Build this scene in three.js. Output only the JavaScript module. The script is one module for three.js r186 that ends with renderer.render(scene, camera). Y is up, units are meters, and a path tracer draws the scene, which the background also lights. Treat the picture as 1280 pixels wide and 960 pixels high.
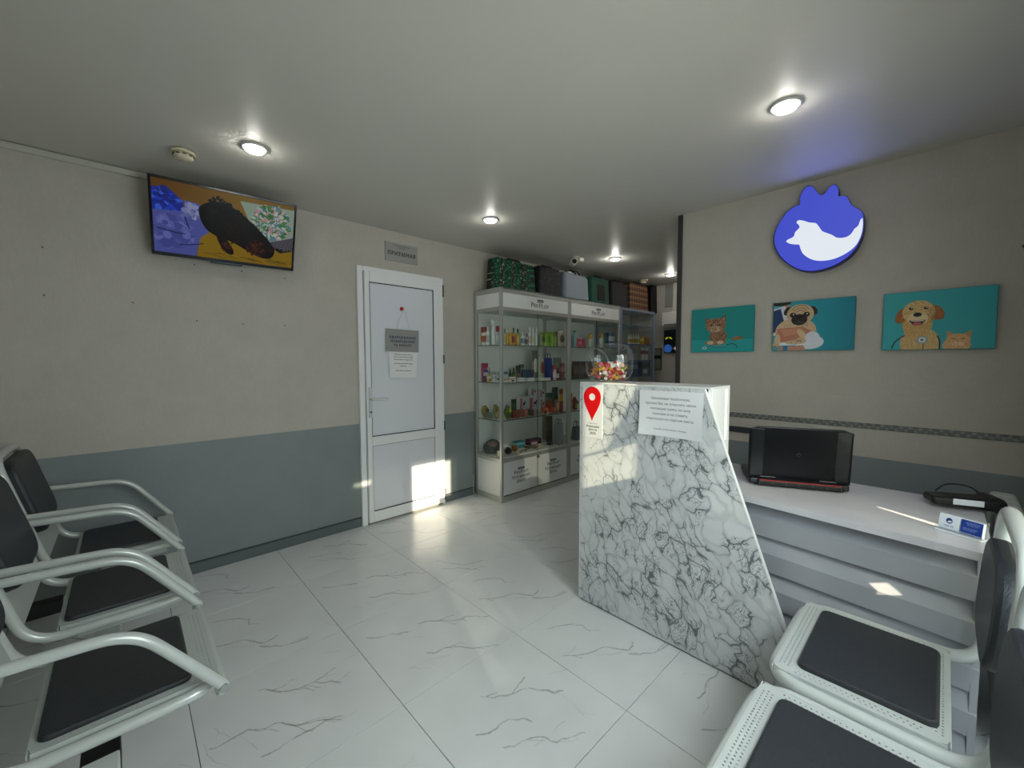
import * as THREE from 'three';
import { RoundedBoxGeometry } from 'three/addons/geometries/RoundedBoxGeometry.js';
import { mergeGeometries } from 'three/addons/utils/BufferGeometryUtils.js';
import { RectAreaLightUniformsLib } from 'three/addons/lights/RectAreaLightUniformsLib.js';

// ---------------------------------------------------------------- camera, sky, sun, daylight, exposure
const renderer = new THREE.WebGLRenderer({ antialias: true });
renderer.toneMapping = THREE.LinearToneMapping;
renderer.toneMappingExposure = 0.9;
renderer.shadowMap.enabled = true;
RectAreaLightUniformsLib.init();
const scene = new THREE.Scene();
const D = Math.PI / 180, F = 512.24, EYE = 1.32, YAW = 43.452 * D, PITCH = 3.243 * D, ROLL = -0.15 * D;
const camera = new THREE.PerspectiveCamera(2 * Math.atan(480 / F) / D, 4 / 3, 0.02, 60);
camera.position.set(0, EYE, 0);
const fwd = new THREE.Vector3(Math.sin(YAW) * Math.cos(PITCH), -Math.sin(PITCH), -Math.cos(YAW) * Math.cos(PITCH));
camera.lookAt(fwd.clone().add(camera.position));
camera.rotateZ(ROLL);
camera.updateMatrixWorld();
scene.background = new THREE.Color(0.55, 0.72, 0.95);
const SUN = new THREE.Vector3(0.372, -0.4, -1).normalize();
const sun = new THREE.DirectionalLight(new THREE.Color(1.0, 0.86, 0.62), 22);
sun.position.copy(SUN).multiplyScalar(-8).add(new THREE.Vector3(1.3, 1, -1));
sun.target.position.set(1.3, 1, -1);
sun.castShadow = true;
sun.shadow.camera.left = -5; sun.shadow.camera.right = 5; sun.shadow.camera.top = 5; sun.shadow.camera.bottom = -5;
sun.shadow.mapSize.set(2048, 2048);
scene.add(sun, sun.target);
// skylight of the shop window behind the camera
const WIN = { x0: -0.1, lx: 0.42, x1: 2.05, y0: 0.55, y1: 1.9, z: 0.28 };
// daylight falls in and down: three bands of the glazing, and the clear pane beside the sun
function daylight(name, x0, x1, y, h, power, color, tilt) {
  const l = new THREE.RectAreaLight(color, power, x1 - x0, h);
  l.name = name; l.position.set((x0 + x1) / 2, y, WIN.z + 0.02);
  l.lookAt(l.position.x, y - Math.tan(tilt) * 5, l.position.z - 5); scene.add(l);
}
for (const y of [0.80, 1.22, 1.64]) daylight('window_daylight', WIN.lx, 1.36, y, 0.42, 7.0, new THREE.Color(0.82, 0.95, 1.0), 0.55);
daylight('clear_pane_daylight', 1.08, 1.30, 1.5, 0.62, 14, new THREE.Color(1.0, 0.94, 0.82), 0.4);
const LAMP_POWER = 0.2;

// ---------------------------------------------------------------- helpers
const CEIL = 2.388, ZL = -3.172, XR = 3.035, XE = 5.6, XW = -0.6;
const rayOf = (u, v) => new THREE.Vector3((u - 640) / F, -(v - 480) / F, -1).applyQuaternion(camera.quaternion);
const onX = (u, v, x) => { const d = rayOf(u, v); return d.multiplyScalar(x / d.x).add(camera.position); };
const onZ = (u, v, z) => { const d = rayOf(u, v); return d.multiplyScalar(z / d.z).add(camera.position); };
const onY = (u, v, y) => { const d = rayOf(u, v); return d.multiplyScalar((y - EYE) / d.y).add(camera.position); };
const heightOver = (u, v, x, z) => { const d = rayOf(u, v); return EYE + d.y * (x * d.x + z * d.z) / (d.x * d.x + d.z * d.z); };
const depthOf = (x, y, z) => new THREE.Vector3(x, y - EYE, z).dot(fwd);

let seed = 20240611;
const rnd = () => { seed = (Math.imul(seed, 1664525) + 1013904223) >>> 0; return seed / 4294967296; };
const hash = (x, y, s) => { let h = Math.imul(x, 374761393) ^ Math.imul(y, 668265263) ^ Math.imul(s, 1442695041); h = Math.imul(h ^ (h >>> 13), 1274126177); h ^= h >>> 16; return (h >>> 0) / 4294967296; };
const sm = (t) => t * t * (3 - 2 * t);
const vn = (x, y, s = 1) => {
  const i = Math.floor(x), j = Math.floor(y), a = sm(x - i), b = sm(y - j);
  const p = hash(i, j, s), q = hash(i + 1, j, s), r = hash(i, j + 1, s), t = hash(i + 1, j + 1, s);
  return p + (q - p) * a + (r - p) * b + (p - q - r + t) * a * b;
};
const fbm = (x, y, s, o = 4) => { let a = 0.5, t = 0; for (let k = 0; k < o; k++) { t += a * vn(x, y, s + k); x *= 2.03; y *= 2.03; a *= 0.5; } return t / (1 - Math.pow(0.5, o)); };
const step = (a, b, x) => { const t = Math.min(1, Math.max(0, (x - a) / (b - a))); return sm(t); };

function dataTex(w, h, fn, srgb = true) {
  const d = new Uint8Array(w * h * 4), c = [0, 0, 0];
  for (let j = 0; j < h; j++) for (let i = 0; i < w; i++) { fn(i / w, j / h, c); const k = (j * w + i) * 4; d[k] = c[0] * 255; d[k + 1] = c[1] * 255; d[k + 2] = c[2] * 255; d[k + 3] = 255; }
  const t = new THREE.DataTexture(d, w, h, THREE.RGBAFormat);
  t.magFilter = THREE.LinearFilter; t.minFilter = THREE.LinearMipmapLinearFilter; t.generateMipmaps = true;
  t.wrapS = t.wrapT = THREE.RepeatWrapping; if (srgb) t.colorSpace = THREE.SRGBColorSpace; t.needsUpdate = true; return t;
}
function canvasTex(w, h, draw) {
  const c = document.createElement('canvas'); c.width = w; c.height = h;
  draw(c.getContext('2d'), w, h);
  const t = new THREE.CanvasTexture(c); t.colorSpace = THREE.SRGBColorSpace; t.magFilter = THREE.LinearFilter; t.anisotropy = 8; return t;
}
const mats = {};
const M = (hex, rough = 0.6, o = {}) => {
  const k = hex + rough + JSON.stringify(o);
  return mats[k] || (mats[k] = new THREE.MeshPhysicalMaterial({ color: hex, roughness: rough, ...o }));
};
const taken = {};
const numbered = (n) => { const k = taken[n] = (taken[n] ?? -1) + 1; return k ? n + '_' + String(k).padStart(3, '0') : n; };
const shade = (o) => { o.castShadow = o.receiveShadow = true; return o; };
function obj(name, geo, mat, parent) {
  const m = shade(new THREE.Mesh(geo, mat)); m.name = parent ? name : numbered(name);
  (parent || scene).add(m); return m;
}
function tag(o, label, category, group) { o.userData.label = label; o.userData.category = category; if (group) o.userData.group = group; return o; }
function thing(name, label, category, pos = [0, 0, 0], turn = 0, group) {
  const g = new THREE.Group(); g.name = numbered(name); scene.add(g); g.position.set(...pos); g.rotation.y = turn; return tag(g, label, category, group);
}
function structGroup(name) { const g = new THREE.Group(); g.name = numbered(name); g.userData.kind = 'structure'; scene.add(g); return g; }
const struct = (name, geo, mat) => { const m = obj(name, geo, mat); m.userData.kind = 'structure'; return m; };
const G = (geo, x = 0, y = 0, z = 0, rx = 0, ry = 0, rz = 0) => { if (rx) geo.rotateX(rx); if (ry) geo.rotateY(ry); if (rz) geo.rotateZ(rz); return geo.translate(x, y, z); };
const box = (w, h, d, x, y, z, rx, ry, rz) => G(new THREE.BoxGeometry(w, h, d), x, y, z, rx, ry, rz);
const rbox = (w, h, d, r, x = 0, y = 0, z = 0, rx, ry, rz, s = 2) => G(new RoundedBoxGeometry(w, h, d, s, Math.min(r, w / 2.01, h / 2.01, d / 2.01)), x, y, z, rx, ry, rz);
const span = (x0, x1, y0, y1, z0, z1) => box(x1 - x0, y1 - y0, z1 - z0, (x0 + x1) / 2, (y0 + y1) / 2, (z0 + z1) / 2);
const rspan = (x0, x1, y0, y1, z0, z1, r = 0.004) => rbox(x1 - x0, y1 - y0, z1 - z0, r, (x0 + x1) / 2, (y0 + y1) / 2, (z0 + z1) / 2);
const cyl = (r, h, x = 0, y = 0, z = 0, seg = 20, r2 = r) => new THREE.CylinderGeometry(r2, r, h, seg).translate(x, y, z);
const V = (x, y, z) => new THREE.Vector3(x, y, z);
function merge(list) { return mergeGeometries(list.map((g) => (g.index ? g.toNonIndexed() : g)).map((g) => { for (const k of Object.keys(g.attributes)) if (!['position', 'normal', 'uv'].includes(k)) g.deleteAttribute(k); return g; })); }
// a tube through points with rounded corners
function pipe(pts, r, bend = 0.05, seg = 10, closed = false) {
  const path = new THREE.CurvePath(), n = pts.length, P = pts.map((p) => V(...p));
  let cur = closed ? null : P[0];
  const first = closed ? 0 : 1, last = closed ? n : n - 1; let start = null;
  for (let i = first; i < last; i++) {
    const a = P[(i - 1 + n) % n], b = P[i], c = P[(i + 1) % n];
    const t = Math.min(bend, a.distanceTo(b) * 0.49, b.distanceTo(c) * 0.49);
    const p = b.clone().add(a.clone().sub(b).setLength(t)), q = b.clone().add(c.clone().sub(b).setLength(t));
    if (cur) path.add(new THREE.LineCurve3(cur, p)); else start = p;
    path.add(new THREE.QuadraticBezierCurve3(p, b, q)); cur = q;
  }
  path.add(new THREE.LineCurve3(cur, closed ? start : P[n - 1]));
  const count = Math.max(6, path.curves.length * 7);
  // sample: straight runs need few rings, bends more
  const sm2 = []; for (const c of path.curves) { const k = c.isLineCurve3 ? 1 : 6; for (let i = 0; i < k; i++) sm2.push(c.getPoint(i / k)); } if (!closed) sm2.push(P[n - 1]);
  const cr = new THREE.CatmullRomCurve3(sm2, closed, 'centripetal');
  const g = new THREE.TubeGeometry(cr, count * 3, r, seg, closed);
  if (closed) return g;
  const cap = (p, q) => { const c = new THREE.SphereGeometry(r, seg, 6); return c.translate(p.x, p.y, p.z); };
  return merge([g, cap(P[0]), cap(P[n - 1])]);
}
const wire = (pts, r, n = 40, seg = 6) => new THREE.TubeGeometry(new THREE.CatmullRomCurve3(pts.map((p) => V(...p))), n, r, seg);
function shapeOf(pts) { const s = new THREE.Shape(); pts.forEach(([x, y], i) => (i ? s.lineTo(x, y) : s.moveTo(x, y))); s.closePath(); return s; }
const prism = (pts, d, bevel = 0) => new THREE.ExtrudeGeometry(Array.isArray(pts) ? shapeOf(pts) : pts, { depth: d, bevelEnabled: bevel > 0, bevelSize: bevel, bevelThickness: bevel, bevelSegments: 2, curveSegments: 16 });
const lathe = (pts, seg = 20) => new THREE.LatheGeometry(pts.map(([r, y]) => new THREE.Vector2(r, y)), seg);
// uv from positions in metres: axes a and b
function uvBy(geo, fa) { const p = geo.attributes.position, uv = new Float32Array(p.count * 2); for (let i = 0; i < p.count; i++) { const r = fa(p.getX(i), p.getY(i), p.getZ(i)); uv[2 * i] = r[0]; uv[2 * i + 1] = r[1]; } geo.setAttribute('uv', new THREE.BufferAttribute(uv, 2)); return geo; }
// a sheet with a print on one face: plane of w x h, facing +z
const sheet = (w, h) => new THREE.PlaneGeometry(w, h);

// ---------------------------------------------------------------- surface textures
const wallTex = dataTex(512, 512, (u, v, c) => {
  const n = 0.94 + 0.05 * fbm(u * 9, v * 9, 11, 4) + 0.025 * (vn(u * 220, v * 60, 3) - 0.5);
  c[0] = 0.755 * n; c[1] = 0.738 * n; c[2] = 0.70 * n;
});
const wallBump = dataTex(512, 512, (u, v, c) => { const n = 0.5 * vn(u * 128, v * 40, 5) + 0.5 * vn(u * 60, v * 120, 6); c[0] = c[1] = c[2] = n; }, false);
const wallMat = new THREE.MeshPhysicalMaterial({ map: wallTex, bumpMap: wallBump, bumpScale: 0.0006, roughness: 0.75 });
const greyTex = dataTex(512, 512, (u, v, c) => { const n = 0.95 + 0.06 * fbm(u * 7, v * 7, 31, 4) + 0.02 * (vn(u * 200, v * 200, 8) - 0.5); c[0] = 0.515 * n; c[1] = 0.55 * n; c[2] = 0.555 * n; });
const greyMat = new THREE.MeshPhysicalMaterial({ map: greyTex, bumpMap: wallBump, bumpScale: 0.0004, roughness: 0.5 });
const ceilTex = dataTex(256, 256, (u, v, c) => { const n = 0.985 + 0.015 * fbm(u * 6, v * 6, 41, 3); c[0] = 0.80 * n; c[1] = 0.792 * n; c[2] = 0.76 * n; });
const ceilMat = new THREE.MeshPhysicalMaterial({ map: ceilTex, roughness: 0.45, specularIntensity: 0.5 });
const white = M('#e6e8e6', 0.35), pvc = M('#e9ebec', 0.3), alu = M('#b9bbb6', 0.38, { metalness: 0.55 }), black = M('#0d0e10', 0.4);
const paintMetal = M('#c3c9c6', 0.28, { metalness: 0.15, clearcoat: 0.4, clearcoatRoughness: 0.2 });
const panMetal = M('#bcc2bf', 0.4, { metalness: 0.1 });
const padMat = (() => { const t = dataTex(256, 256, (u, v, c) => { const n = 0.9 + 0.2 * vn(u * 90, v * 90, 77); c[0] = 0.15 * n; c[1] = 0.165 * n; c[2] = 0.18 * n; }); const b = dataTex(256, 256, (u, v, c) => { c[0] = c[1] = c[2] = vn(u * 110, v * 110, 78); }, false); return new THREE.MeshPhysicalMaterial({ map: t, bumpMap: b, bumpScale: 0.0004, roughness: 0.5 }); })();

// ---------------------------------------------------------------- the room
{ // floor: dark joint bed with single marble tiles
  const floor = struct('floor', span(XW - 0.2, XE + 0.2, -0.08, -0.004, ZL - 0.2, 0.6), M('#4a4c4a', 0.9));
  const variants = [];
  for (let k = 0; k < 6; k++) {
    seed = 777 + k * 4111;
    variants.push(canvasTex(768, 768, (g, w) => {
      const im = g.createImageData(w, w);
      for (let j = 0; j < w; j++) for (let i = 0; i < w; i++) {
        const n = fbm(i / 190 + k * 7, j / 190, 60 + k, 3), q = 0.955 + 0.045 * n + 0.008 * (hash(i, j, 5) - 0.5), o = (j * w + i) * 4;
        im.data[o] = 231 * q; im.data[o + 1] = 234 * q; im.data[o + 2] = 235 * q; im.data[o + 3] = 255;
      }
      g.putImageData(im, 0, 0);
      const vein = (x, y, ang, len, wd, a, depth) => {
        let px = x, py = y, dir = ang;
        for (let s = 0; s < len; s += 5) {
          dir += (rnd() - 0.5) * 0.6; dir += (ang + 0.22 * Math.sin(s * 0.021 + y) - dir) * 0.13; if (rnd() < 0.025) dir += (rnd() - 0.5) * 1.7;
          const nx = px + Math.cos(dir) * 5, ny = py + Math.sin(dir) * 5, f = 0.35 + 0.65 * Math.abs(Math.sin(s * 0.013 + x));
          g.strokeStyle = `rgba(150,152,156,${a * f * 0.22})`; g.lineWidth = wd * (2.5 + 4 * f * rnd());
          g.beginPath(); g.moveTo(px, py); g.lineTo(nx, ny); g.stroke();
          g.strokeStyle = `rgba(${118 + 20 * rnd() | 0},${118 + 16 * rnd() | 0},122,${a * f * 0.95})`; g.lineWidth = wd * (0.45 + 0.9 * f * rnd());
          g.beginPath(); g.moveTo(px, py); g.lineTo(nx, ny); g.stroke();
          if (wd > 1.6 && rnd() < 0.25) { g.fillStyle = `rgba(125,128,132,${a * 0.16})`; g.beginPath(); g.ellipse(nx, ny, 5 + 9 * rnd(), 3 + 3 * rnd(), dir, 0, 7); g.fill(); }
          if (depth < 2 && rnd() < 0.022) vein(nx, ny, ang + (rnd() - 0.5) * 1.3, 30 + 110 * rnd(), wd * 0.6, a * 0.8, depth + 1);
          px = nx; py = ny;
        }
      };
      const base = -0.66;
      for (let m = 0; m < 3; m++) vein(rnd() * w * 0.5, w * (0.3 + 0.25 * m + 0.2 * (rnd() - 0.5)), base * (0.5 + 0.8 * rnd()), 240 + 380 * rnd(), 2.1 + 1.3 * rnd(), 0.8, 0);
      for (let m = 0; m < 4; m++) vein(rnd() * w, rnd() * w, base + (rnd() - 0.5) * 1.2, 80 + 220 * rnd(), 1.1, 0.5, 1);
    }));
  }
  const tileMats = variants.map((t) => new THREE.MeshPhysicalMaterial({ map: t, roughness: 0.24, specularIntensity: 0.9 }));
  const SX = 0.598, SZ = 0.604, gx = 0.728, gz = -1.984, gap = 0.0022;
  const tileGeo = new RoundedBoxGeometry(SX - gap, 0.01, SZ - gap, 1, 0.0009); // uv laid flat below
  uvBy(tileGeo, (x, y, z) => [x / SX + 0.5, z / SZ + 0.5]);
  for (let i = -3; i < 9; i++) for (let j = -2; j < 5; j++) {
    let x0 = gx + i * SX, x1 = x0 + SX, z0 = gz + j * SZ, z1 = z0 + SZ;
    const a0 = Math.max(x0, XW), a1 = Math.min(x1, XE), b0 = Math.max(z0, ZL), b1 = Math.min(z1, WIN.z);
    if (a1 - a0 < 0.03 || b1 - b0 < 0.03) continue;
    const cut = a1 - a0 < SX - 1e-6 || b1 - b0 < SZ - 1e-6;
    const geo = cut ? uvBy(new RoundedBoxGeometry(a1 - a0 - gap, 0.01, b1 - b0 - gap, 1, 0.0009), (x, y, z) => [(x + (a0 + a1) / 2 - x0) / SX, (z + (b0 + b1) / 2 - z0) / SZ]) : tileGeo;
    const t = obj('tile', geo, tileMats[Math.floor(hash(i, j, 9) * 6)], floor);
    t.position.set((a0 + a1) / 2, -0.005, (b0 + b1) / 2);
  }
}
struct('ceiling', uvBy(span(XW - 0.2, XE + 0.2, CEIL, CEIL + 0.1, ZL - 0.2, 0.6), (x, y, z) => [x / 2, z / 2]), ceilMat);
const wuv = (g) => uvBy(g, (x, y, z) => [x * 0.9 + z * 0.9, y * 0.9]);
{
  const w = structGroup('wall_left'), DADO = 0.8242;
  obj('plaster', wuv(span(XW - 0.15, XE + 0.15, DADO, CEIL, ZL - 0.15, ZL)), wallMat, w);
  obj('painted_dado', wuv(span(XW - 0.15, XE + 0.15, 0, DADO, ZL - 0.15, ZL + 0.0006)), greyMat, w);
  for (const [u, v] of [[53, 309], [55, 369], [166, 378], [246, 401], [304, 405], [356, 407], [356, 348], [302, 339], [243, 331]]) {
    const p = onZ(u, v, ZL); obj('wall_plug', cyl(0.0055, 0.003, 0, 0, 0, 10).rotateX(Math.PI / 2).translate(p.x, p.y, ZL), M('#7d7c74', 0.8), w);
  }
}
{
  const w = structGroup('wall_right'), z0 = -1.378, z1 = WIN.z + 0.15;
  obj('plaster', wuv(span(XR, XR + 0.12, 0.77, CEIL, z0, z1)), wallMat, w);
  obj('painted_dado', wuv(span(XR - 0.0006, XR + 0.12, 0, 0.77, z0, z1)), greyMat, w);
  const strip = dataTex(512, 64, (u, v, c) => { const a = Math.abs(((u * 24 + (v > 0.5 ? 0.5 : 0)) % 1) - 0.5), n = fbm(u * 60, v * 9, 17, 3), q = 0.30 + 0.22 * n + (a < 0.2 ? 0.1 : 0) + (v < 0.08 || v > 0.92 ? -0.1 : 0); c[0] = q * 1.0; c[1] = q * 1.02; c[2] = q * 0.98; });
  obj('border_strip', uvBy(rspan(XR - 0.004, XR + 0.01, 0.9312, 0.9627, z0 + 0.03, z1, 0.0015), (x, y, z) => [z / 0.9, (y - 0.9312) / 0.0315]), new THREE.MeshPhysicalMaterial({ map: strip, roughness: 0.5 }), w);
  obj('corner_trim', rspan(XR - 0.012, XR + 0.13, 0, CEIL, z0 - 0.022, z0 + 0.012, 0.003), M('#3c3f3e', 0.4, { metalness: 0.3 }), w);
  obj('cable_channel', rspan(XR - 0.02, XR + 0.01, 0.832, 0.868, -1.33, -0.80, 0.003), M('#30373c', 0.4), w);
}
struct('wall_far', wuv(span(XE, XE + 0.15, 0, CEIL, ZL, 0.4)), wallMat);
struct('wall_inner', wuv(span(XR + 0.12, XE, 0, CEIL, -1.32, -1.2)), wallMat);
struct('wall_rear', wuv(span(XW - 0.15, XW, 0, CEIL, ZL, WIN.z)), wallMat);
{
  const w = structGroup('wall_front'), z0 = WIN.z, z1 = WIN.z + 0.15;
  obj('wall_pier', wuv(span(XW - 0.15, WIN.x0, 0, CEIL, z0, z1)), wallMat, w);
  obj('wall_pier', wuv(span(WIN.x1, XR, 0, CEIL, z0, z1)), wallMat, w);
  obj('parapet', wuv(span(WIN.x0, WIN.x1, 0, WIN.y0, z0, z1)), wallMat, w);
  obj('lintel', wuv(span(WIN.x0, WIN.x1, WIN.y1, CEIL, z0, z1)), wallMat, w);
}
{ // shop window: frame, panes, and privacy film that leaves a few clear gaps for the sun
  const w = structGroup('window_1'), z = WIN.z + 0.08, fr = 0.05;
  const bars = [WIN.x0, 0.42, 1.0, 1.36, WIN.x1];
  obj('window_frame', merge([rspan(WIN.x0, WIN.x1, WIN.y0, WIN.y0 + fr, z - 0.03, z + 0.03), rspan(WIN.x0, WIN.x1, WIN.y1 - fr, WIN.y1, z - 0.03, z + 0.03), rspan(WIN.x0, WIN.x0 + fr, WIN.y0 + fr, WIN.y1 - fr, z - 0.03, z + 0.03), rspan(WIN.x1 - fr, WIN.x1, WIN.y0 + fr, WIN.y1 - fr, z - 0.03, z + 0.03)]), pvc, w);
  for (const x of bars.slice(1, -1)) obj('mullion', rspan(x - 0.03, x + 0.03, WIN.y0, WIN.y1, z - 0.03, z + 0.03), pvc, w);
  obj('window_sill', rspan(WIN.x0 - 0.03, WIN.x1 + 0.0, WIN.y0 - 0.03, WIN.y0, WIN.z - 0.03, WIN.z + 0.1), pvc, w);
  const glass = M('#ffffff', 0.02, { transmission: 1, thickness: 0, ior: 1.45 });
  const tinted = M('#c6c8c6', 0.02, { transmission: 1, thickness: 0, ior: 1.45 });
  const film = M('#d9e6ea', 0.95, { transmission: 0.45, thickness: 0 });
  // shift of the sun between the room face of the wall (z = WIN.z) and the film
  const dz = z + 0.012 - WIN.z, sx = (x) => x - 0.372 * dz, sy = (y) => y + 0.4 * dz;
  const rect = (x0, x1, y0, y1) => [[x0, y0], [x1, y0], [x1, y1], [x0, y1]];
  const gaps = [
    rect(0.515, 0.765, 1.375, 1.765), rect(0.775, 0.915, 1.44, 1.765),
    rect(0.0, 0.13, 1.70, 1.73),
    [[1.19, 1.27], [1.305, 1.27], [1.305, 1.437], [1.19, 1.437]],
    [[1.19, 1.452], [1.243, 1.452], [1.302, 1.70], [1.302, 1.80], [1.19, 1.80]],
    rect(1.605, 1.622, 1.345, 1.57),
    rect(1.59, 1.645, 0.660, 0.674), rect(1.700, 1.752, 0.664, 0.702),
    [[1.892, 0.85], [1.925, 0.85], [1.948, 0.925], [1.935, 0.925]],
  ];
  for (let k = 0; k + 1 < bars.length; k++) {
    const a = bars[k] + 0.03, b = bars[k + 1] - 0.03, s = shapeOf(rect(a, b, WIN.y0 + fr, WIN.y1 - fr));
    for (const g of gaps) { const p = g.map(([x, y]) => [sx(x), sy(y)]); if (p[0][0] > a && p[1][0] < b) s.holes.push(new THREE.Path(p.map(([x, y]) => new THREE.Vector2(x, y)))); }
    obj('pane', span(a, b, WIN.y0 + fr, WIN.y1 - fr, z - 0.002, z + 0.002), k === 2 || k === 0 ? tinted : glass, w);
    obj('privacy_film', new THREE.ShapeGeometry(s).translate(0, 0, z + 0.012), film, w);
  }
}
{ // skirting
  const bb = M('#5d6668', 0.45), seam = M('#3c4244', 0.6);
  const mk = (name, x0, x1) => { const b = structGroup(name); obj('skirting_board', rspan(x0, x1, 0, 0.066, ZL, ZL + 0.014, 0.003), bb, b); obj('skirting_cap', rspan(x0, x1, 0.066, 0.074, ZL, ZL + 0.011, 0.002), seam, b); };
  mk('baseboard_left', XW, 1.335); mk('baseboard_left', 2.125, 2.487);
}
{ // cable duct under the ceiling
  const d = struct('trim_1', rspan(XW, 0.2, 2.352, 2.384, ZL, ZL + 0.016, 0.003), M('#bdbcb2', 0.5));
  d.userData.label = 'plastic cable duct under the ceiling leading to the television';
}

// ---------------------------------------------------------------- door with frame
{
  const d = structGroup('door_1'), zf = ZL + 0.03;
  const P = (u, v) => onZ(u, v, ZL + 0.045);
  const x0 = 1.335, x1 = 2.122, top = 2.062, fw = 0.045;
  obj('door_frame', merge([rspan(x0, x0 + fw, 0, top, ZL, zf), rspan(x1 - fw * 0.6, x1, 0, top, ZL, zf), rspan(x0 + fw, x1 - fw * 0.6, top - fw, top, ZL, zf)]), pvc, d);
  obj('threshold', rspan(x0 + fw, x1 - 0.027, 0, 0.012, ZL, ZL + 0.03, 0.002), M('#8a8475', 0.5), d);
  const lx0 = x0 + fw + 0.003, lx1 = x1 - 0.02, ly0 = 0.02, ly1 = top - fw + 0.008, zb = ZL + 0.02, zt = ZL + 0.052;
  const a = P(461, 352), b = P(541.5, 361), c = P(466, 546), e = P(469, 557), f = P(470, 639);
  const ix0 = a.x, ix1 = b.x, u1 = a.y, u0 = c.y, m1 = e.y, m0 = f.y;
  const leaf = obj('door_leaf', merge([rspan(lx0, ix0, ly0, ly1, zb, zt), rspan(ix1, lx1, ly0, ly1, zb, zt), rspan(ix0, ix1, u1, ly1, zb, zt), rspan(ix0, ix1, m1, u0, zb, zt), rspan(ix0, ix1, ly0, m0, zb, zt)]), pvc, d);
  const gasket = M('#2c3033', 0.7), pan = M('#dfe2e8', 0.22);
  const ring = (p0, p1, q0, q1) => { const t = 0.006; return merge([span(p0, p1, q0, q0 + t, zb, zt - 0.006), span(p0, p1, q1 - t, q1, zb, zt - 0.006), span(p0, p0 + t, q0, q1, zb, zt - 0.006), span(p1 - t, p1, q0, q1, zb, zt - 0.006)]); };
  obj('gasket', ring(ix0, ix1, u0, u1), gasket, d); obj('gasket', ring(ix0, ix1, m0, m1), M('#a9adae', 0.6), d);
  obj('gasket', span(ix0 + 0.01, ix1 - 0.004, m0, m0 + 0.006, zb, zt - 0.004), gasket, d);
  obj('door_panel', span(ix0, ix1, u0, u1, zb, zt - 0.012), pan, d); obj('door_panel', span(ix0, ix1, m0, m1, zb, zt - 0.012), pan, d);
  const h = P(462, 497), ht = P(462, 484), hb = P(462, 522);
  obj('handle_plate', rspan(h.x - 0.014, h.x + 0.014, hb.y, ht.y, zt, zt + 0.014, 0.005), M('#cfd2d2', 0.3), d);
  const lev = obj('door_handle', merge([cyl(0.010, 0.04, 0, 0, 0, 14).rotateX(Math.PI / 2).translate(h.x, h.y - 0.012, zt + 0.028), pipe([[h.x, h.y - 0.012, zt + 0.046], [h.x + 0.06, h.y - 0.012, zt + 0.05], [h.x + 0.125, h.y - 0.016, zt + 0.046]], 0.0105, 0.03)]), M('#d6d9d9', 0.25), d);
  obj('keyhole', cyl(0.008, 0.004, 0, 0, 0, 16).rotateX(Math.PI / 2).translate(h.x, hb.y + 0.045, zt + 0.0125), M('#4b4b47', 0.4, { metalness: 0.6 }), d);
  for (const v of [362, 449, 532, 617]) { const p = P(551, v); obj('hinge', rspan(lx1 - 0.002, lx1 + 0.012, p.y - 0.04, p.y + 0.04, zt - 0.014, zt + 0.006, 0.003), M('#55585a', 0.4), d); }
  for (const v of [362, 617]) { const p = P(551, v); obj('hinge_cap', cyl(0.008, 0.02, lx1 + 0.006, p.y - 0.052, zt - 0.003, 12), M('#25282a', 0.5), d); }
}
// small print too small to read in the photograph: word-like rows of strokes
const smallPrint = (g, x, y, w, h, col, sd = 1) => { g.fillStyle = col; let p = x - w / 2, k = 0; while (p < x + w / 2) { const L = h * (1.2 + 3.2 * hash(k, sd, 71)); for (let q = p; q < Math.min(p + L, x + w / 2); q += h * 0.42) g.fillRect(q, y - h * (0.7 + 0.3 * hash(q | 0, sd, 72)), h * 0.26, h * (0.7 + 0.2 * hash(q | 0, sd, 73))); p += L + h * 0.6; k++; } };
const plateTex = (w, h, lines) => canvasTex(w, h, (g) => {
  for (let y = 0; y < h; y++) { const k = 150 + 14 * (hash(0, y, 3) - 0.5) + 6 * (hash(1, y >> 2, 4) - 0.5); g.fillStyle = `rgb(${k | 0},${k | 0},${k - 3 | 0})`; g.fillRect(0, y, w, 1); }
  g.textAlign = 'center'; g.textBaseline = 'middle';
  for (const [t, font, y, col] of lines) { if (typeof t === 'number') { smallPrint(g, w / 2, y, t, 20, col, y); continue; } g.font = font; g.fillStyle = col; g.fillText(t, w / 2, y); }
});
{ // plate over the door
  const c = onZ(501.7, 317, ZL), W = 0.299, H = 0.152;
  const t = thing('door_sign', 'brushed metal plate lettered ПРИЕМНАЯ above the white door', 'sign', [c.x, c.y, ZL + 0.005]);
  obj('sign_plate', rbox(W, H, 0.006, 0.001), M('#9a9a96', 0.35, { metalness: 0.5 }), t);
  const face = obj('sign_print', sheet(W - 0.004, H - 0.004).translate(0, 0, 0.0036), new THREE.MeshPhysicalMaterial({ map: plateTex(768, 384, [[380, '', 62, '#333'], [170, '', 100, '#333'], ['ПРИЕМНАЯ', 'bold 122px sans-serif', 218, '#191b1c']]), roughness: 0.4 }), t);
}
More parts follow.
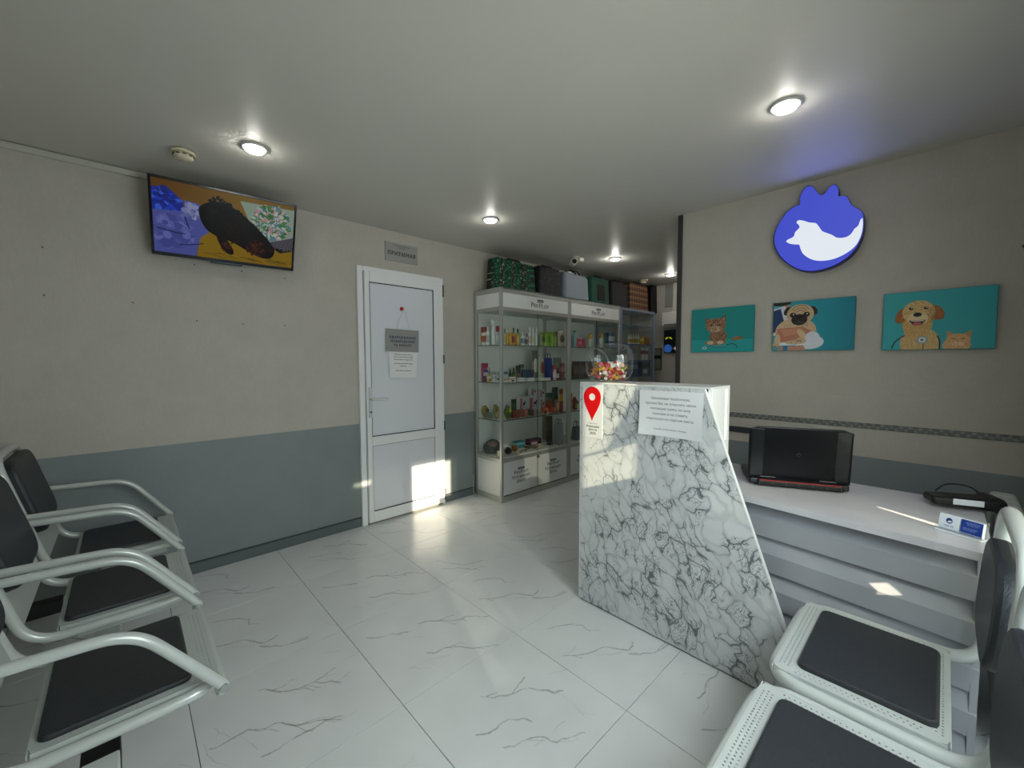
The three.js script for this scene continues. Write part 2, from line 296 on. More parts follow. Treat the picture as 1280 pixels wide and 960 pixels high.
{ // hanging notice plate, hook and paper
  const zf = ZL + 0.052, k = onZ(503, 386, zf), a = onZ(482.5, 412, zf), b = onZ(522.5, 442, zf), W = 0.30, H = b.y - a.y < 0 ? a.y - b.y - 0.006 : 0.2, cx = (a.x + b.x) / 2, cy = (a.y + b.y) / 2 + 0.01;
  const hk = thing('suction_hook', 'small red suction hook stuck on the white door panel', 'hook', [k.x, k.y, zf - 0.012]);
  obj('suction_cup', lathe([[0.0001, 0.012], [0.012, 0.010], [0.016, 0.004], [0.017, 0], [0.0001, 0]].reverse(), 18).rotateX(Math.PI / 2), M('#b31218', 0.25), hk);
  obj('hook', pipe([[0, -0.006, 0.006], [0, -0.022, 0.008], [0, -0.024, 0.02], [0, -0.014, 0.022]], 0.0022, 0.006, 6), M('#d9d2cc', 0.3), hk);
  const s = thing('hanging_sign', 'brushed metal plate lettered КВАРЦЕВАНИЕ hanging on a string', 'sign', [cx, cy, zf + 0.004]);
  s.rotation.z = -0.02;
  obj('sign_plate', rbox(W, H, 0.005, 0.001), M('#9a9a96', 0.35, { metalness: 0.5 }), s);
  obj('sign_print', sheet(W - 0.004, H - 0.004).translate(0, 0, 0.003), new THREE.MeshPhysicalMaterial({ map: plateTex(768, 560, [['КВАРЦЕВАНИЕ', 'bold 88px sans-serif', 200, '#1d2c4a'], ['ПОМЕЩЕНИЯ', 'bold 88px sans-serif', 300, '#1d2c4a'], ['15 МИНУТ', 'bold 88px sans-serif', 400, '#1d2c4a']]), roughness: 0.4 }), s);
  obj('string', wire([[-0.06, H / 2 - 0.004, 0], [k.x - cx, k.y - cy - 0.024, 0.010], [0.07, H / 2 - 0.004, 0]], 0.0012, 24, 5), M('#c9c9c4', 0.7), s);
  const p = thing('paper_notice', 'white paper notice hanging below the metal plate on the door', 'notice', [cx + 0.004, cy - H / 2 - 0.105, zf - 0.006]);
  p.rotation.z = -0.03;
  const pg = new THREE.PlaneGeometry(0.265, 0.225, 12, 10), q = pg.attributes.position;
  for (let i = 0; i < q.count; i++) { const x = q.getX(i), y = q.getY(i); q.setX(i, x * (1 - 0.10 * (0.1125 - y) / 0.225)); q.setZ(i, 0.006 + 0.012 * Math.pow(Math.max(0, x / 0.13), 2) * (0.3 + 0.7 * (0.1125 - y) / 0.225)); }
  pg.computeVertexNormals();
  obj('notice_sheet', pg, new THREE.MeshPhysicalMaterial({ side: THREE.DoubleSide, roughness: 0.3, map: canvasTex(512, 440, (g, w, h) => { g.fillStyle = '#e8e9ea'; g.fillRect(0, 0, w, h); [[330, 70], [350, 110], [340, 150], [330, 215], [110, 255], [280, 330]].forEach(([wd, y], i) => smallPrint(g, w / 2, y, wd, 17, '#4a4c52', i + 5)); }) }), p);
}

// ---------------------------------------------------------------- television on its tilted bracket
{
  const W = 0.715, H = 0.418, t = thing('television', 'black flat television tilted on the wall showing a sleeping dog', 'television', [0.4932, 2.119, -2.983], -0.0628);
  const r = new THREE.Group();
  const tilt = 0.39, put = (g) => g.rotateX(tilt);
  obj('casing', put(rbox(W, H, 0.032, 0.006, 0, 0, -0.017)), M('#111214', 0.35), t);
  obj('rear_housing', put(rbox(W * 0.6, H * 0.55, 0.04, 0.015, 0, -0.02, -0.05)), M('#15161a', 0.5), t);
  const bz = 0.013, gl = M('#050607', 0.12);
  obj('bezel', put(merge([rbox(W, bz, 0.008, 0.002, 0, H / 2 - bz / 2, 0.001), rbox(W, bz + 0.006, 0.008, 0.002, 0, -H / 2 + bz / 2 + 0.003, 0.001), rbox(bz, H - 2 * bz - 0.006, 0.008, 0.002, -W / 2 + bz / 2, 0.003, 0.001), rbox(bz, H - 2 * bz - 0.006, 0.008, 0.002, W / 2 - bz / 2, 0.003, 0.001)])), gl, t);
  obj('logo_bar', put(rbox(0.16, 0.016, 0.016, 0.006, -0.01, -H / 2 - 0.004, -0.004)), M('#3d434a', 0.2, { metalness: 0.7 }), t);
  const pic = canvasTex(640, 360, (g, w, h) => {
    seed = 91;
    const flat = (pts, c) => { g.fillStyle = c; g.beginPath(); pts.forEach(([x, y], i) => (i ? g.lineTo(x * w, y * h) : g.moveTo(x * w, y * h))); g.closePath(); g.fill(); };
    const blob = (pts, c) => { g.fillStyle = c; g.beginPath(); const n = pts.length; for (let i = 0; i <= n; i++) { const [x, y] = pts[i % n], [a, b] = pts[(i + 1) % n]; if (!i) g.moveTo((x + a) / 2 * w, (y + b) / 2 * h); else g.quadraticCurveTo(x * w, y * h, (x + a) / 2 * w, (y + b) / 2 * h); } g.closePath(); g.fill(); };
    const soft = (x, y, r, c, n = 60, s = 8) => { for (let i = 0; i < n; i++) { const a = rnd() * 6.28, q = Math.sqrt(rnd()) * r; g.fillStyle = c(); g.beginPath(); g.ellipse(x * w + Math.cos(a) * q * w, y * h + Math.sin(a) * q * w, s * (0.4 + rnd()), s * (0.3 + 0.6 * rnd()), a, 0, 7); g.fill(); } };
    let gr = g.createLinearGradient(0, 0, w, h); gr.addColorStop(0, '#6b4210'); gr.addColorStop(0.5, '#8a6a1c'); gr.addColorStop(1, '#7d5a12'); g.fillStyle = gr; g.fillRect(0, 0, w, h);
    flat([[0.3, 0.62], [0.55, 0.6], [1, 0.72], [1, 1], [0.28, 1]], '#9a7a14');
    flat([[0.58, 0.08], [1, 0.06], [1, 0.62], [0.72, 0.66]], '#9fb3a0');
    soft(0.82, 0.33, 0.15, () => ['#b9c7c0', '#3f7a46', '#c79aa0', '#5f93a0', '#d4d6cc', '#4e8c50'][rnd() * 6 | 0], 420, 12);
    flat([[0.76, 0.66], [1, 0.5], [1, 0.72], [0.9, 0.78]], '#1d1216');
    g.strokeStyle = '#9a98a8'; g.lineWidth = 2; for (let i = 0; i < 26; i++) { const x = 0.78 + 0.22 * i / 26; g.beginPath(); g.moveTo(x * w, (0.60 - (x - 0.78) * 0.5) * h); g.quadraticCurveTo((x + 0.02) * w, 0.62 * h, (x + 0.02) * w, (0.7 + 0.05 * rnd()) * h); g.stroke(); }
    flat([[0, 0.12], [0.1, 0.1], [0.19, 0.24], [0.2, 0.42], [0, 0.44]], '#1d35b4');
    soft(0.08, 0.28, 0.09, () => ['#2448d8', '#1a2f9c', '#3f6be8', '#162786'][rnd() * 4 | 0], 60, 14);
    flat([[0, 0.42], [0.2, 0.38], [0.2, 0.22], [0.3, 0.24], [0.34, 0.5], [0.36, 0.62], [0.3, 0.72], [0.27, 1], [0, 1]], '#5a62b4');
    soft(0.24, 0.36, 0.05, () => ['#8c92cc', '#7078bc', '#a3a8d8'][rnd() * 3 | 0], 40, 14);
    soft(0.13, 0.7, 0.12, () => ['#6a72c2', '#4d55a6', '#757ccb', '#5a62b4'][rnd() * 4 | 0], 60, 26);
    g.strokeStyle = '#252a55'; g.lineWidth = 5; for (const [a, b, c, d] of [[0.02, 0.66, 0.2, 0.7], [0.16, 0.86, 0.32, 0.8], [0.2, 0.45, 0.23, 0.62]]) { g.beginPath(); g.moveTo(a * w, b * h); g.quadraticCurveTo((a + c) / 2 * w, (b + d) / 2 * h + 8, c * w, d * h); g.stroke(); }
    blob([[0.28, 0.3], [0.34, 0.2], [0.44, 0.14], [0.56, 0.22], [0.66, 0.36], [0.76, 0.52], [0.83, 0.66], [0.86, 0.78], [0.82, 0.9], [0.74, 0.9], [0.64, 0.82], [0.56, 0.74], [0.5, 0.7], [0.4, 0.66], [0.32, 0.56]], '#070607');
    soft(0.48, 0.4, 0.13, () => ['#0a0a0d', '#050506', '#0d0f18', '#120c0c'][rnd() * 4 | 0], 120, 14);
    soft(0.70, 0.76, 0.07, () => ['#4a1c0e', '#2a0f0a', '#6b2c14', '#150808'][rnd() * 4 | 0], 80, 9);
    blob([[0.40, 0.6], [0.46, 0.62], [0.54, 0.84], [0.53, 0.92], [0.48, 0.9], [0.43, 0.78]], '#1a0a08'); soft(0.48, 0.8, 0.03, () => ['#5a2a14', '#2a120a', '#120806'][rnd() * 3 | 0], 30, 8);
    soft(0.60, 0.55, 0.12, () => ['rgba(20,14,14,.5)', 'rgba(60,26,16,.25)', 'rgba(8,8,12,.6)'][rnd() * 3 | 0], 160, 12);
    soft(0.42, 0.20, 0.06, () => ['#0c0b0e', '#17181e', '#060607'][rnd() * 3 | 0], 60, 9);
    for (let i = 0; i < 420; i++) { const t = rnd(), x = 0.33 + 0.5 * t, y = 0.3 + 0.5 * t + 0.3 * (rnd() - 0.55); g.strokeStyle = ['rgba(70,40,28,.5)', 'rgba(18,18,24,.7)', 'rgba(110,60,36,.35)', 'rgba(4,4,6,.8)'][rnd() * 4 | 0]; g.lineWidth = 1.5; g.beginPath(); g.moveTo(x * w, y * h); g.lineTo((x + 0.02) * w, (y + 0.05) * h); if (y > 0.16 + 0.6 * t && y < 0.62 + 0.28 * t) g.stroke(); }
    for (let i = 0; i < 60; i++) { const x = 0.3 + 0.7 * rnd(); g.strokeStyle = ['rgba(190,150,40,.25)', 'rgba(70,50,10,.3)'][rnd() * 2 | 0]; g.lineWidth = 3 + 5 * rnd(); g.beginPath(); g.moveTo(x * w, 0.93 * h); g.quadraticCurveTo((x + 0.06) * w, 0.95 * h, (x + 0.12) * w, (0.9 + 0.1 * rnd()) * h); g.stroke(); }
    soft(0.83, 0.74, 0.02, () => ['#3a140c', '#180908'][rnd() * 2 | 0], 14, 8);
  });
  obj('screen', put(sheet(W - 2 * bz, H - 2 * bz - 0.006).translate(0, 0.003, 0.0016)), new THREE.MeshPhysicalMaterial({ color: '#020202', roughness: 0.3, specularIntensity: 0.35, emissive: '#ffffff', emissiveMap: pic, emissiveIntensity: 0.46 }), t);
  obj('wall_bracket', merge([rbox(0.2, 0.2, 0.02, 0.004, 0.02, -0.02, -0.174), pipe([[0, 0.0, -0.17], [0, 0.02, -0.06]], 0.018), box(0.08, 0.05, 0.12, 0, -0.03, -0.11)]), M('#1b1c1e', 0.5), t);
}
{ // smoke detectors
  const mk = (u, v, r, label) => {
    const p = onY(u, v, CEIL), t = thing('smoke_detector', label, 'detector', [p.x, CEIL, p.z]), cream = M('#cfc8ae', 0.45);
    obj('base', lathe([[0.0001, 0], [r, 0], [r, -0.012], [r * 0.9, -0.016], [0.0001, -0.016]].reverse(), 28), cream, t);
    obj('sensor_head', lathe([[0.0001, -0.015], [r * 0.84, -0.016], [r * 0.8, -0.034], [r * 0.5, -0.044], [0.0001, -0.046]].reverse(), 28), cream, t);
    for (let k = 0; k < 10; k++) obj('vent_slot', box(r * 0.3, 0.006, 0.006, 0, -0.026, r * 0.81).rotateY(k * Math.PI / 5), M('#4a4638', 0.7), t);
  };
  mk(229, 189, 0.052, 'cream smoke detector on the ceiling above the television'); mk(805, 350, 0.05, 'cream smoke detector on the ceiling above the plaid carrier');
}
{ // recessed lamps
  const spots = [[0.52, -2.415, 'recessed round ceiling lamp nearest to the television'], [2.06, -0.502, 'recessed round ceiling lamp over the reception counter'], [2.058, -2.405, 'recessed round ceiling lamp in front of the white door'], [3.788, -2.421, 'recessed round ceiling lamp above the second glass cabinet'], [4.99, -2.395, 'recessed round ceiling lamp at the far end wall']];
  for (const [x, z, label] of spots) {
    const t = thing('ceiling_lamp', label, 'lamp', [x, CEIL, z]);
    obj('trim_ring', new THREE.TorusGeometry(0.052, 0.006, 10, 40).rotateX(Math.PI / 2).translate(0, -0.003, 0), M('#c9cbca', 0.3), t);
    obj('diffuser', lathe([[0.0001, 0], [0.046, 0], [0.046, -0.012], [0.04, -0.02], [0.0001, -0.022]].reverse(), 32), new THREE.MeshPhysicalMaterial({ color: '#ffffff', emissive: new THREE.Color(1, 0.99, 0.94), emissiveIntensity: 4 }), t);
    const l = new THREE.PointLight(new THREE.Color(1.0, 0.97, 0.9), x > 3 ? LAMP_POWER * 2.2 : LAMP_POWER, 0, 2); l.position.set(0, -0.0145, 0); l.shadow.radius = 1.5; l.castShadow = true; l.name = 'lamp_light'; t.add(l);
  }
}
{ // surveillance camera
  const p = onY(717, 320, CEIL), t = thing('security_camera', 'white bullet security camera under the ceiling above the cabinets', 'camera', [p.x, CEIL, p.z]);
  const w = M('#cfcdbf', 0.4);
  obj('mount', merge([cyl(0.035, 0.02, 0.03, -0.01, 0, 20), pipe([[0.03, -0.02, 0], [0.03, -0.045, 0], [0.0, -0.055, 0.0]], 0.012, 0.01)]), w, t);
  const b = new THREE.CylinderGeometry(0.032, 0.032, 0.10, 20).rotateX(Math.PI / 2).rotateY(-0.75).translate(0, -0.065, 0.0);
  obj('body', b, w, t);
  obj('lens', new THREE.CylinderGeometry(0.024, 0.024, 0.006, 20).rotateX(Math.PI / 2).translate(0, 0, 0.051).rotateY(-0.75).translate(0, -0.065, 0), M('#0a0a0c', 0.1), t);
  obj('junction_box', rbox(0.07, 0.045, 0.07, 0.008, 0.11, -0.0225, -0.01), w, t);
}

// ---------------------------------------------------------------- display cabinets
const ZF = -2.77, ZB = ZL + 0.02, CX = [2.489, 3.478, 4.471];
const SH = [1.468, 1.117, 0.763, 0.424];
const glassPane = M('#fdfffe', 0.03, { transmission: 1, thickness: 0, ior: 1.3 });
const brandTex = (big) => canvasTex(512, big ? 512 : 160, (g, w, h) => {
  g.fillStyle = '#e4e6e5'; g.fillRect(0, 0, w, h); g.textAlign = 'center'; g.fillStyle = '#232425';
  const bar = (x, y, a, b) => { g.fillStyle = '#232425'; g.fillRect(x - a / 2, y, a, b); g.fillStyle = '#c8cac9'; g.font = `bold ${b * 0.75}px sans-serif`; g.fillText('PURINA', x, y + b * 0.78); g.fillStyle = '#232425'; };
  const caps = (t, x, y, s) => { const words = t.split(' '); g.font = `${s}px serif`; let tw = 0; const parts = []; for (const wd of words) { parts.push([wd[0], s * 1.22], [wd.slice(1), s]); } for (const p of parts) { g.font = `bold ${p[1]}px serif`; p[2] = g.measureText(p[0]).width; tw += p[2]; } tw += (words.length - 1) * s * 0.12; let px = x - tw / 2; g.textAlign = 'left'; parts.forEach((p, i) => { g.font = `bold ${p[1]}px serif`; g.fillText(p[0], px, y); px += p[2] + (i % 2 ? s * 0.12 : 0); }); g.textAlign = 'center'; };
  if (big) { bar(w / 2, 118, 148, 34); caps('PRO PLAN', w / 2, 218, 62); caps('VETERINARY', w / 2, 296, 62); caps('DIETS', w / 2, 370, 62); }
  else { bar(w / 2 + 10, 26, 112, 34); caps('PRO PLAN', w / 2, 124, 62); }
});
const doorPrint = new THREE.MeshPhysicalMaterial({ map: brandTex(true), roughness: 0.3 }), headPrint = new THREE.MeshPhysicalMaterial({ map: brandTex(false), roughness: 0.3 });
function cabinet(x0, x1, label, side) {
  const t = thing('display_cabinet', label, 'cabinet', [x0, 0, 0]), w = x1 - x0, p = 0.026, H = 1.987;
  const post = (x, z) => obj('post', rspan(x, x + p, 0.0, H, z, z + p, 0.003), alu, t);
  post(0, ZF - p); post(w - p, ZF - p); post(0, ZB); post(w - p, ZB);
  const rail = (y0, y1) => { obj('rail', rspan(p, w - p, y0, y1, ZF - p + 0.003, ZF, 0.002), alu, t); obj('side_rail', rspan(0.002, p - 0.002, y0, y1, ZB + p, ZF - p, 0.002), alu, t); obj('side_rail', rspan(w - p + 0.002, w - 0.002, y0, y1, ZB + p, ZF - p, 0.002), alu, t); };
  rail(H - 0.045, H); rail(1.775, 1.812); rail(0.375, 0.412); rail(0.0, 0.055);
  obj('fascia', rspan(p, w - p, 1.812, H - 0.045, ZF - 0.014, ZF - 0.006, 0.001), white, t);
  const hp = obj('fascia_print', sheet(0.40, 0.125).translate(w / 2 + 0.03, 1.877, ZF - 0.0055), headPrint, t);
  obj('side_fascia', rspan(0.008, 0.016, 1.812, H - 0.045, ZB + p, ZF - p, 0.001), white, t);
  obj('top_panel', rspan(0.004, w - 0.004, H - 0.012, H - 0.002, ZB, ZF, 0.001), white, t);
  obj('lamp_board', rspan(p, w - p, 1.785, 1.797, ZB + p, ZF - p, 0.001), M('#bfc2bf', 0.4), t);
  obj('back_panel', span(p, w - p, 0.05, 1.8, ZB + 0.006, ZB + 0.014), M('#eceeec', 0.4), t);
  obj('bottom_panel', rspan(p, w - p, 0.408, 0.422, ZB + 0.014, ZF - 0.008, 0.001), M('#cfd2d0', 0.4), t);
  obj('side_panel', rspan(0.008, 0.018, 0.055, 0.375, ZB + p, ZF - p, 0.001), white, t);
  obj('side_panel', rspan(w - 0.018, w - 0.008, 0.055, 0.375, ZB + p, ZF - p, 0.001), white, t);
  for (const k of [0, 1]) {
    const a = p + 0.006 + k * (w / 2 - p), b = a + w / 2 - p - 0.012;
    const dr = obj('door', rspan(a, b, 0.064, 0.372, ZF - 0.016, ZF - 0.004, 0.002), white, t);
    obj('door_print', sheet(0.30, 0.30).translate((a + b) / 2, 0.218, ZF - 0.0035), doorPrint, dr);
    obj('sliding_glass', span(p + k * (w / 2 - p - 0.006), w / 2 + 0.006 + k * (w / 2 - p - 0.006), 0.412, 1.775, ZF - 0.018 + k * 0.007, ZF - 0.014 + k * 0.007), glassPane, t);
  }
  obj('lock', rbox(0.03, 0.028, 0.014, 0.004, w / 2, 0.362, ZF + 0.002), M('#6f7472', 0.35, { metalness: 0.5 }), t);
  obj('glass_edge', span(w / 2 - 0.003, w / 2 + 0.003, 0.412, 1.775, ZF - 0.0085, ZF - 0.006), M('#24403a', 0.2), t);
  obj('side_glass', span(0.011, 0.015, 0.412, 1.775, ZB + p, ZF - p), glassPane, t);
  for (const y of SH.slice(0, 3)) {
    const s = obj('glass_shelf', span(0.02, w - 0.02, y - 0.006, y, ZB + 0.02, ZF - 0.03), M('#f8fdfb', 0.04, { transmission: 1, thickness: 0, ior: 1.3 }), t);
    obj('polished_edge', span(0.02, w - 0.02, y - 0.006, y, ZF - 0.03, ZF - 0.028), M('#2f5048', 0.2), s);
    obj('polished_edge', span(0.018, 0.02, y - 0.006, y, ZB + 0.02, ZF - 0.03), M('#2f5048', 0.2), s);
  }
  return t;
}
cabinet(CX[0], CX[1] - 0.002, 'aluminium and glass display cabinet with its glass side facing the door');
cabinet(CX[1], CX[2] - 0.004, 'aluminium and glass display cabinet behind the reception counter');
const SH3 = [1.775, 1.535, 1.325, 1.113, 0.78, 0.42];
{ // third cabinet with bluish frame
  const x0 = CX[2] + 0.012, w = 0.86, p = 0.03, H = 1.982, blue = M('#8fa0b8', 0.35, { metalness: 0.3 });
  const t = thing('display_cabinet', 'glass shelf cabinet with a pale blue frame beside the end wall', 'cabinet', [x0, 0, 0]);
  for (const [x, z] of [[0, ZF - p], [w - p, ZF - p], [0, ZB], [w - p, ZB]]) obj('post', rspan(x, x + p, 0, H, z, z + p, 0.003), blue, t);
  for (const y of [H - 0.03, 0.06]) obj('rail', rspan(p, w - p, y, y + 0.03, ZF - p, ZF, 0.002), blue, t);
  obj('top_panel', rspan(0.004, w - 0.004, H - 0.012, H - 0.002, ZB, ZF, 0.001), M('#8fa0b8', 0.4), t);
  obj('back_panel', span(p, w - p, 0.05, H - 0.02, ZB + 0.006, ZB + 0.014), M('#c6cabb', 0.5), t);
  obj('base_panel', rspan(p, w - p, 0.0, 0.06, ZB, ZF - 0.01, 0.001), blue, t);
  for (const k of [0, 1]) obj('sliding_glass', span(p + k * (w / 2 - p), w / 2 + k * (w / 2 - p), 0.09, H - 0.03, ZF - 0.018 + k * 0.006, ZF - 0.014 + k * 0.006), glassPane, t);
  for (const y of SH3) { const s = obj('glass_shelf', span(p, w - p, y - 0.012, y, ZB + 0.02, ZF - 0.03), M('#dff0fb', 0.05, { transmission: 1, thickness: 0 }), t); obj('polished_edge', span(p, w - p, y - 0.012, y, ZF - 0.03, ZF - 0.026), M('#5d78a8', 0.25), s); }
}

// ---------------------------------------------------------------- goods on the shelves
function place(u0, u1, vTop, shelfY, back) { // pixel span on a shelf -> base point, width, height
  const u = (u0 + u1) / 2, v = 470; let zi = ZF - 0.05, z, p, w, wx;
  if (u < 627) zi = Math.min(zi, onX(u, v, CX[0] + 0.03).z);
  for (let b = back; ; b -= 0.01) { // keep clear of the cabinet's far post
    z = Math.max(ZB + 0.06, zi - b); p = onZ(u, v, z); w = (u1 - u0) / F * depthOf(p.x, shelfY, z); wx = onZ(u1, v, z).x - onZ(u0, v, z).x;
    const far = onZ(u, v, ZF).x < CX[1] ? CX[1] : onZ(u, v, ZF).x < CX[2] ? CX[2] : CX[2] + 0.87;
    if (p.x + wx / 2 < far - 0.034 || b <= 0) break;
  }
  const near = p.x < CX[1] ? CX[0] : p.x < CX[2] ? CX[1] : CX[2] + 0.012, x = Math.max(p.x, near + 0.032 + Math.min(wx, 0.2) / 2);
  const above = [...SH, ...SH3].filter((y) => y > shelfY + 0.06).reduce((m, y) => Math.min(m, (p.x > CX[2] ? SH3 : SH).includes(y) ? y : m), 1.78);
  return { x, y: shelfY, z, w, wx, h: Math.min(above - shelfY - 0.015, Math.max(0.012, heightOver(u, vTop, p.x, z) - shelfY)) };
}
const kinds = {
  bottle(t, s, c) { const r = s.w / 2, h = s.h, ch = Math.min(0.28 * h, 0.045);
    obj('body', lathe([[0.0001, 0], [r * 0.92, 0], [r, r * 0.12], [r, h * 0.62], [r * 0.86, h * 0.72], [r * 0.42, h - ch], [0.0001, h - ch]]), M(c[0], 0.3), t);
    obj('cap', cyl(r * 0.46, ch, 0, h - ch / 2, 0, 14), M(c[1], 0.4), t);
    if (c[2]) obj('label', cyl(r * 1.015, h * 0.36, 0, h * 0.34, 0, 20), M(c[2], 0.5), t); },
  widecap(t, s, c) { const r = s.w / 2, h = s.h, ch = h * 0.3;
    obj('body', lathe([[0.0001, 0], [r * 0.94, 0], [r, r * 0.1], [r, h - ch], [0.0001, h - ch]]), M(c[0], 0.3), t);
    obj('cap', cyl(r * 0.96, ch, 0, h - ch / 2, 0, 18), M(c[1], 0.4), t);
    if (c[2]) obj('label', cyl(r * 1.012, h * 0.34, 0, h * 0.36, 0, 20), M(c[2], 0.5), t); },
  spray(t, s, c) { const r = s.w / 2.6, h = s.h;
    obj('body', lathe([[0.0001, 0], [r * 0.95, 0], [r, 0.01], [r, h * 0.58], [r * 0.4, h * 0.74], [r * 0.36, h * 0.8], [0.0001, h * 0.8]]), M(c[0], 0.3), t);
    const hd = obj('spray_head', merge([rbox(r * 2.5, h * 0.09, r * 0.9, 0.006, 0, h * 0.93, 0), cyl(r * 0.42, h * 0.1, 0, h * 0.84, 0, 14), cyl(r * 0.25, r * 0.5, 0, 0, 0, 10).rotateZ(Math.PI / 2).translate(r * 1.4, h * 0.93, 0)]), M(c[1], 0.35), t);
    obj('trigger', rbox(r * 0.3, h * 0.14, r * 0.5, 0.004, -r * 0.85, h * 0.83, 0, 0, 0, -0.3), M(c[1], 0.35), hd); },
  carton(t, s, c) { const d = Math.min(0.07, Math.max(0.02, s.w * 0.5)), h = s.h, w = s.wx - d * 0.85;
    obj('box', rbox(w, h, d, 0.002, 0, h / 2, 0), M(c[0], 0.5), t);
    if (c[1]) obj('printed_band', rbox(w * 1.006, h * 0.3, d * 1.006, 0.001, 0, h * (c[3] || 0.62), 0), M(c[1], 0.5), t);
    if (c[2]) obj('printed_patch', rbox(w * 0.5, h * 0.3, d * 1.012, 0.001, -w * 0.1, h * 0.3, 0), M(c[2], 0.5), t); },
  pouch(t, s, c) { s.w = s.wx * 0.92; const g = new THREE.BoxGeometry(s.w, s.h, 0.05, 6, 8, 2), q = g.attributes.position;
    for (let i = 0; i < q.count; i++) { const a = q.getX(i) / (s.w / 2), b = q.getY(i) / (s.h / 2) * 0.5 + 0.5; q.setZ(i, q.getZ(i) * Math.max(0.06, (1 - a * a * 0.85) * (1 - Math.pow(b, 4) * 0.92))); q.setY(i, q.getY(i) + s.h / 2); }
    g.computeVertexNormals(); obj('bag', g, M(c[0], 0.35), t);
    obj('top_seal', rbox(s.w, s.h * 0.07, 0.004, 0.001, 0, s.h * 0.965, 0), M(c[1] || c[0], 0.4), t);
    if (c[2]) obj('printed_panel', G(new THREE.SphereGeometry(1, 14, 8).scale(s.w * 0.36, s.h * 0.26, 0.012), 0, s.h * 0.48, 0.018), M(c[2], 0.4), t); },
  tin(t, s, c) { const r = s.w / 2, h = s.h; obj('can', lathe([[0.0001, 0], [r, 0], [r, h * 0.86], [r * 0.97, h * 0.88], [0.0001, h * 0.88]]), M(c[0], 0.3), t); obj('lid', cyl(r * 1.02, h * 0.13, 0, h * 0.93, 0, 20), M(c[1], 0.35), t); },
  tote(t, s, c) { s.w = s.wx - 0.05; const g = new THREE.BoxGeometry(s.w, s.h, 0.09, 4, 4, 3), q = g.attributes.position; for (let i = 0; i < q.count; i++) { const b = q.getY(i) / s.h + 0.5; q.setX(i, q.getX(i) * (0.9 + 0.14 * b)); q.setZ(i, q.getZ(i) * (1.05 - 0.55 * b)); q.setY(i, q.getY(i) + s.h / 2); } g.computeVertexNormals(); obj('bag', g, M(c[0], 0.6), t);
    const hh = c[2] || 0.045; for (const z of [-0.018, 0.018]) obj('handle', pipe([[-s.w * 0.28, s.h * 0.96, z], [-s.w * 0.24, s.h + hh, z], [s.w * 0.24, s.h + hh, z], [s.w * 0.28, s.h * 0.96, z]], 0.004, 0.03, 6), M(c[1], 0.6), t); },
  toy(t, s, c) { const g = new THREE.IcosahedronGeometry(1, 3), q = g.attributes.position; for (let i = 0; i < q.count; i++) { const x = q.getX(i), y = q.getY(i), z = q.getZ(i), k = 0.8 + 0.45 * vn(x * 1.7 + s.x * 9, y * 1.7 + z * 1.3 + 4, 21); q.setXYZ(i, x * k * s.w / 2, Math.max(0, y * k * s.h / 2 + s.h / 2), z * k * 0.032); } g.computeVertexNormals(); obj('body', g, M(c[0], 0.55), t);
    obj('detail', G(new THREE.SphereGeometry(1, 12, 8).scale(s.w * 0.2, s.h * 0.16, 0.02), s.w * 0.12, s.h * 0.62, 0.03), M(c[1], 0.5), t);
    if (c[2]) obj('detail', G(new THREE.SphereGeometry(1, 12, 8).scale(s.w * 0.16, s.h * 0.2, 0.02), -s.w * 0.2, s.h * 0.34, 0.03), M(c[2], 0.5), t); },
  heap(t, s, c) { s.w = Math.min(s.wx, 0.2); const g = new THREE.SphereGeometry(1, 28, 16), q = g.attributes.position; for (let i = 0; i < q.count; i++) { const x = q.getX(i), y = q.getY(i), z = q.getZ(i), k = 0.75 + 0.5 * fbm(x * 2.4 + 9, y * 2.4 + z * 2 + s.x, 33, 3); q.setXYZ(i, x * k * s.w / 2, Math.max(0, y * k * s.h), z * k * 0.09); } g.computeVertexNormals(); obj('cloth', g, M(c[0], 0.8), t); if (c[1]) obj('lining', G(new THREE.SphereGeometry(1, 16, 10).scale(s.w * 0.26, s.h * 0.3, 0.06), -s.w * 0.14, s.h * 0.72, 0.03), M(c[1], 0.8), t); },
  flatpack(t, s, c) { s.w = Math.max(s.w, s.wx - 0.09); s.h = Math.max(0.02, s.h * 0.9); obj('packet', rbox(s.w, s.h, 0.10, 0.008, 0, s.h / 2, -0.05), M(c[0], 0.4), t); obj('header_card', rbox(s.w * 0.5, s.h * 1.02, 0.05, 0.003, s.w * 0.1, s.h * 0.515, -0.024), M(c[1], 0.4), t); },
  dogbox(t, s, c) { const h = s.h, w = s.wx - 0.04; obj('box', rbox(w, h, 0.05, 0.002, 0, h / 2, 0), M('#c9cdd0', 0.45), t); obj('printed_side', rbox(w * 0.36, h * 0.8, 0.0512, 0.001, -w * 0.28, h * 0.5, 0), M('#b0606c', 0.5), t);
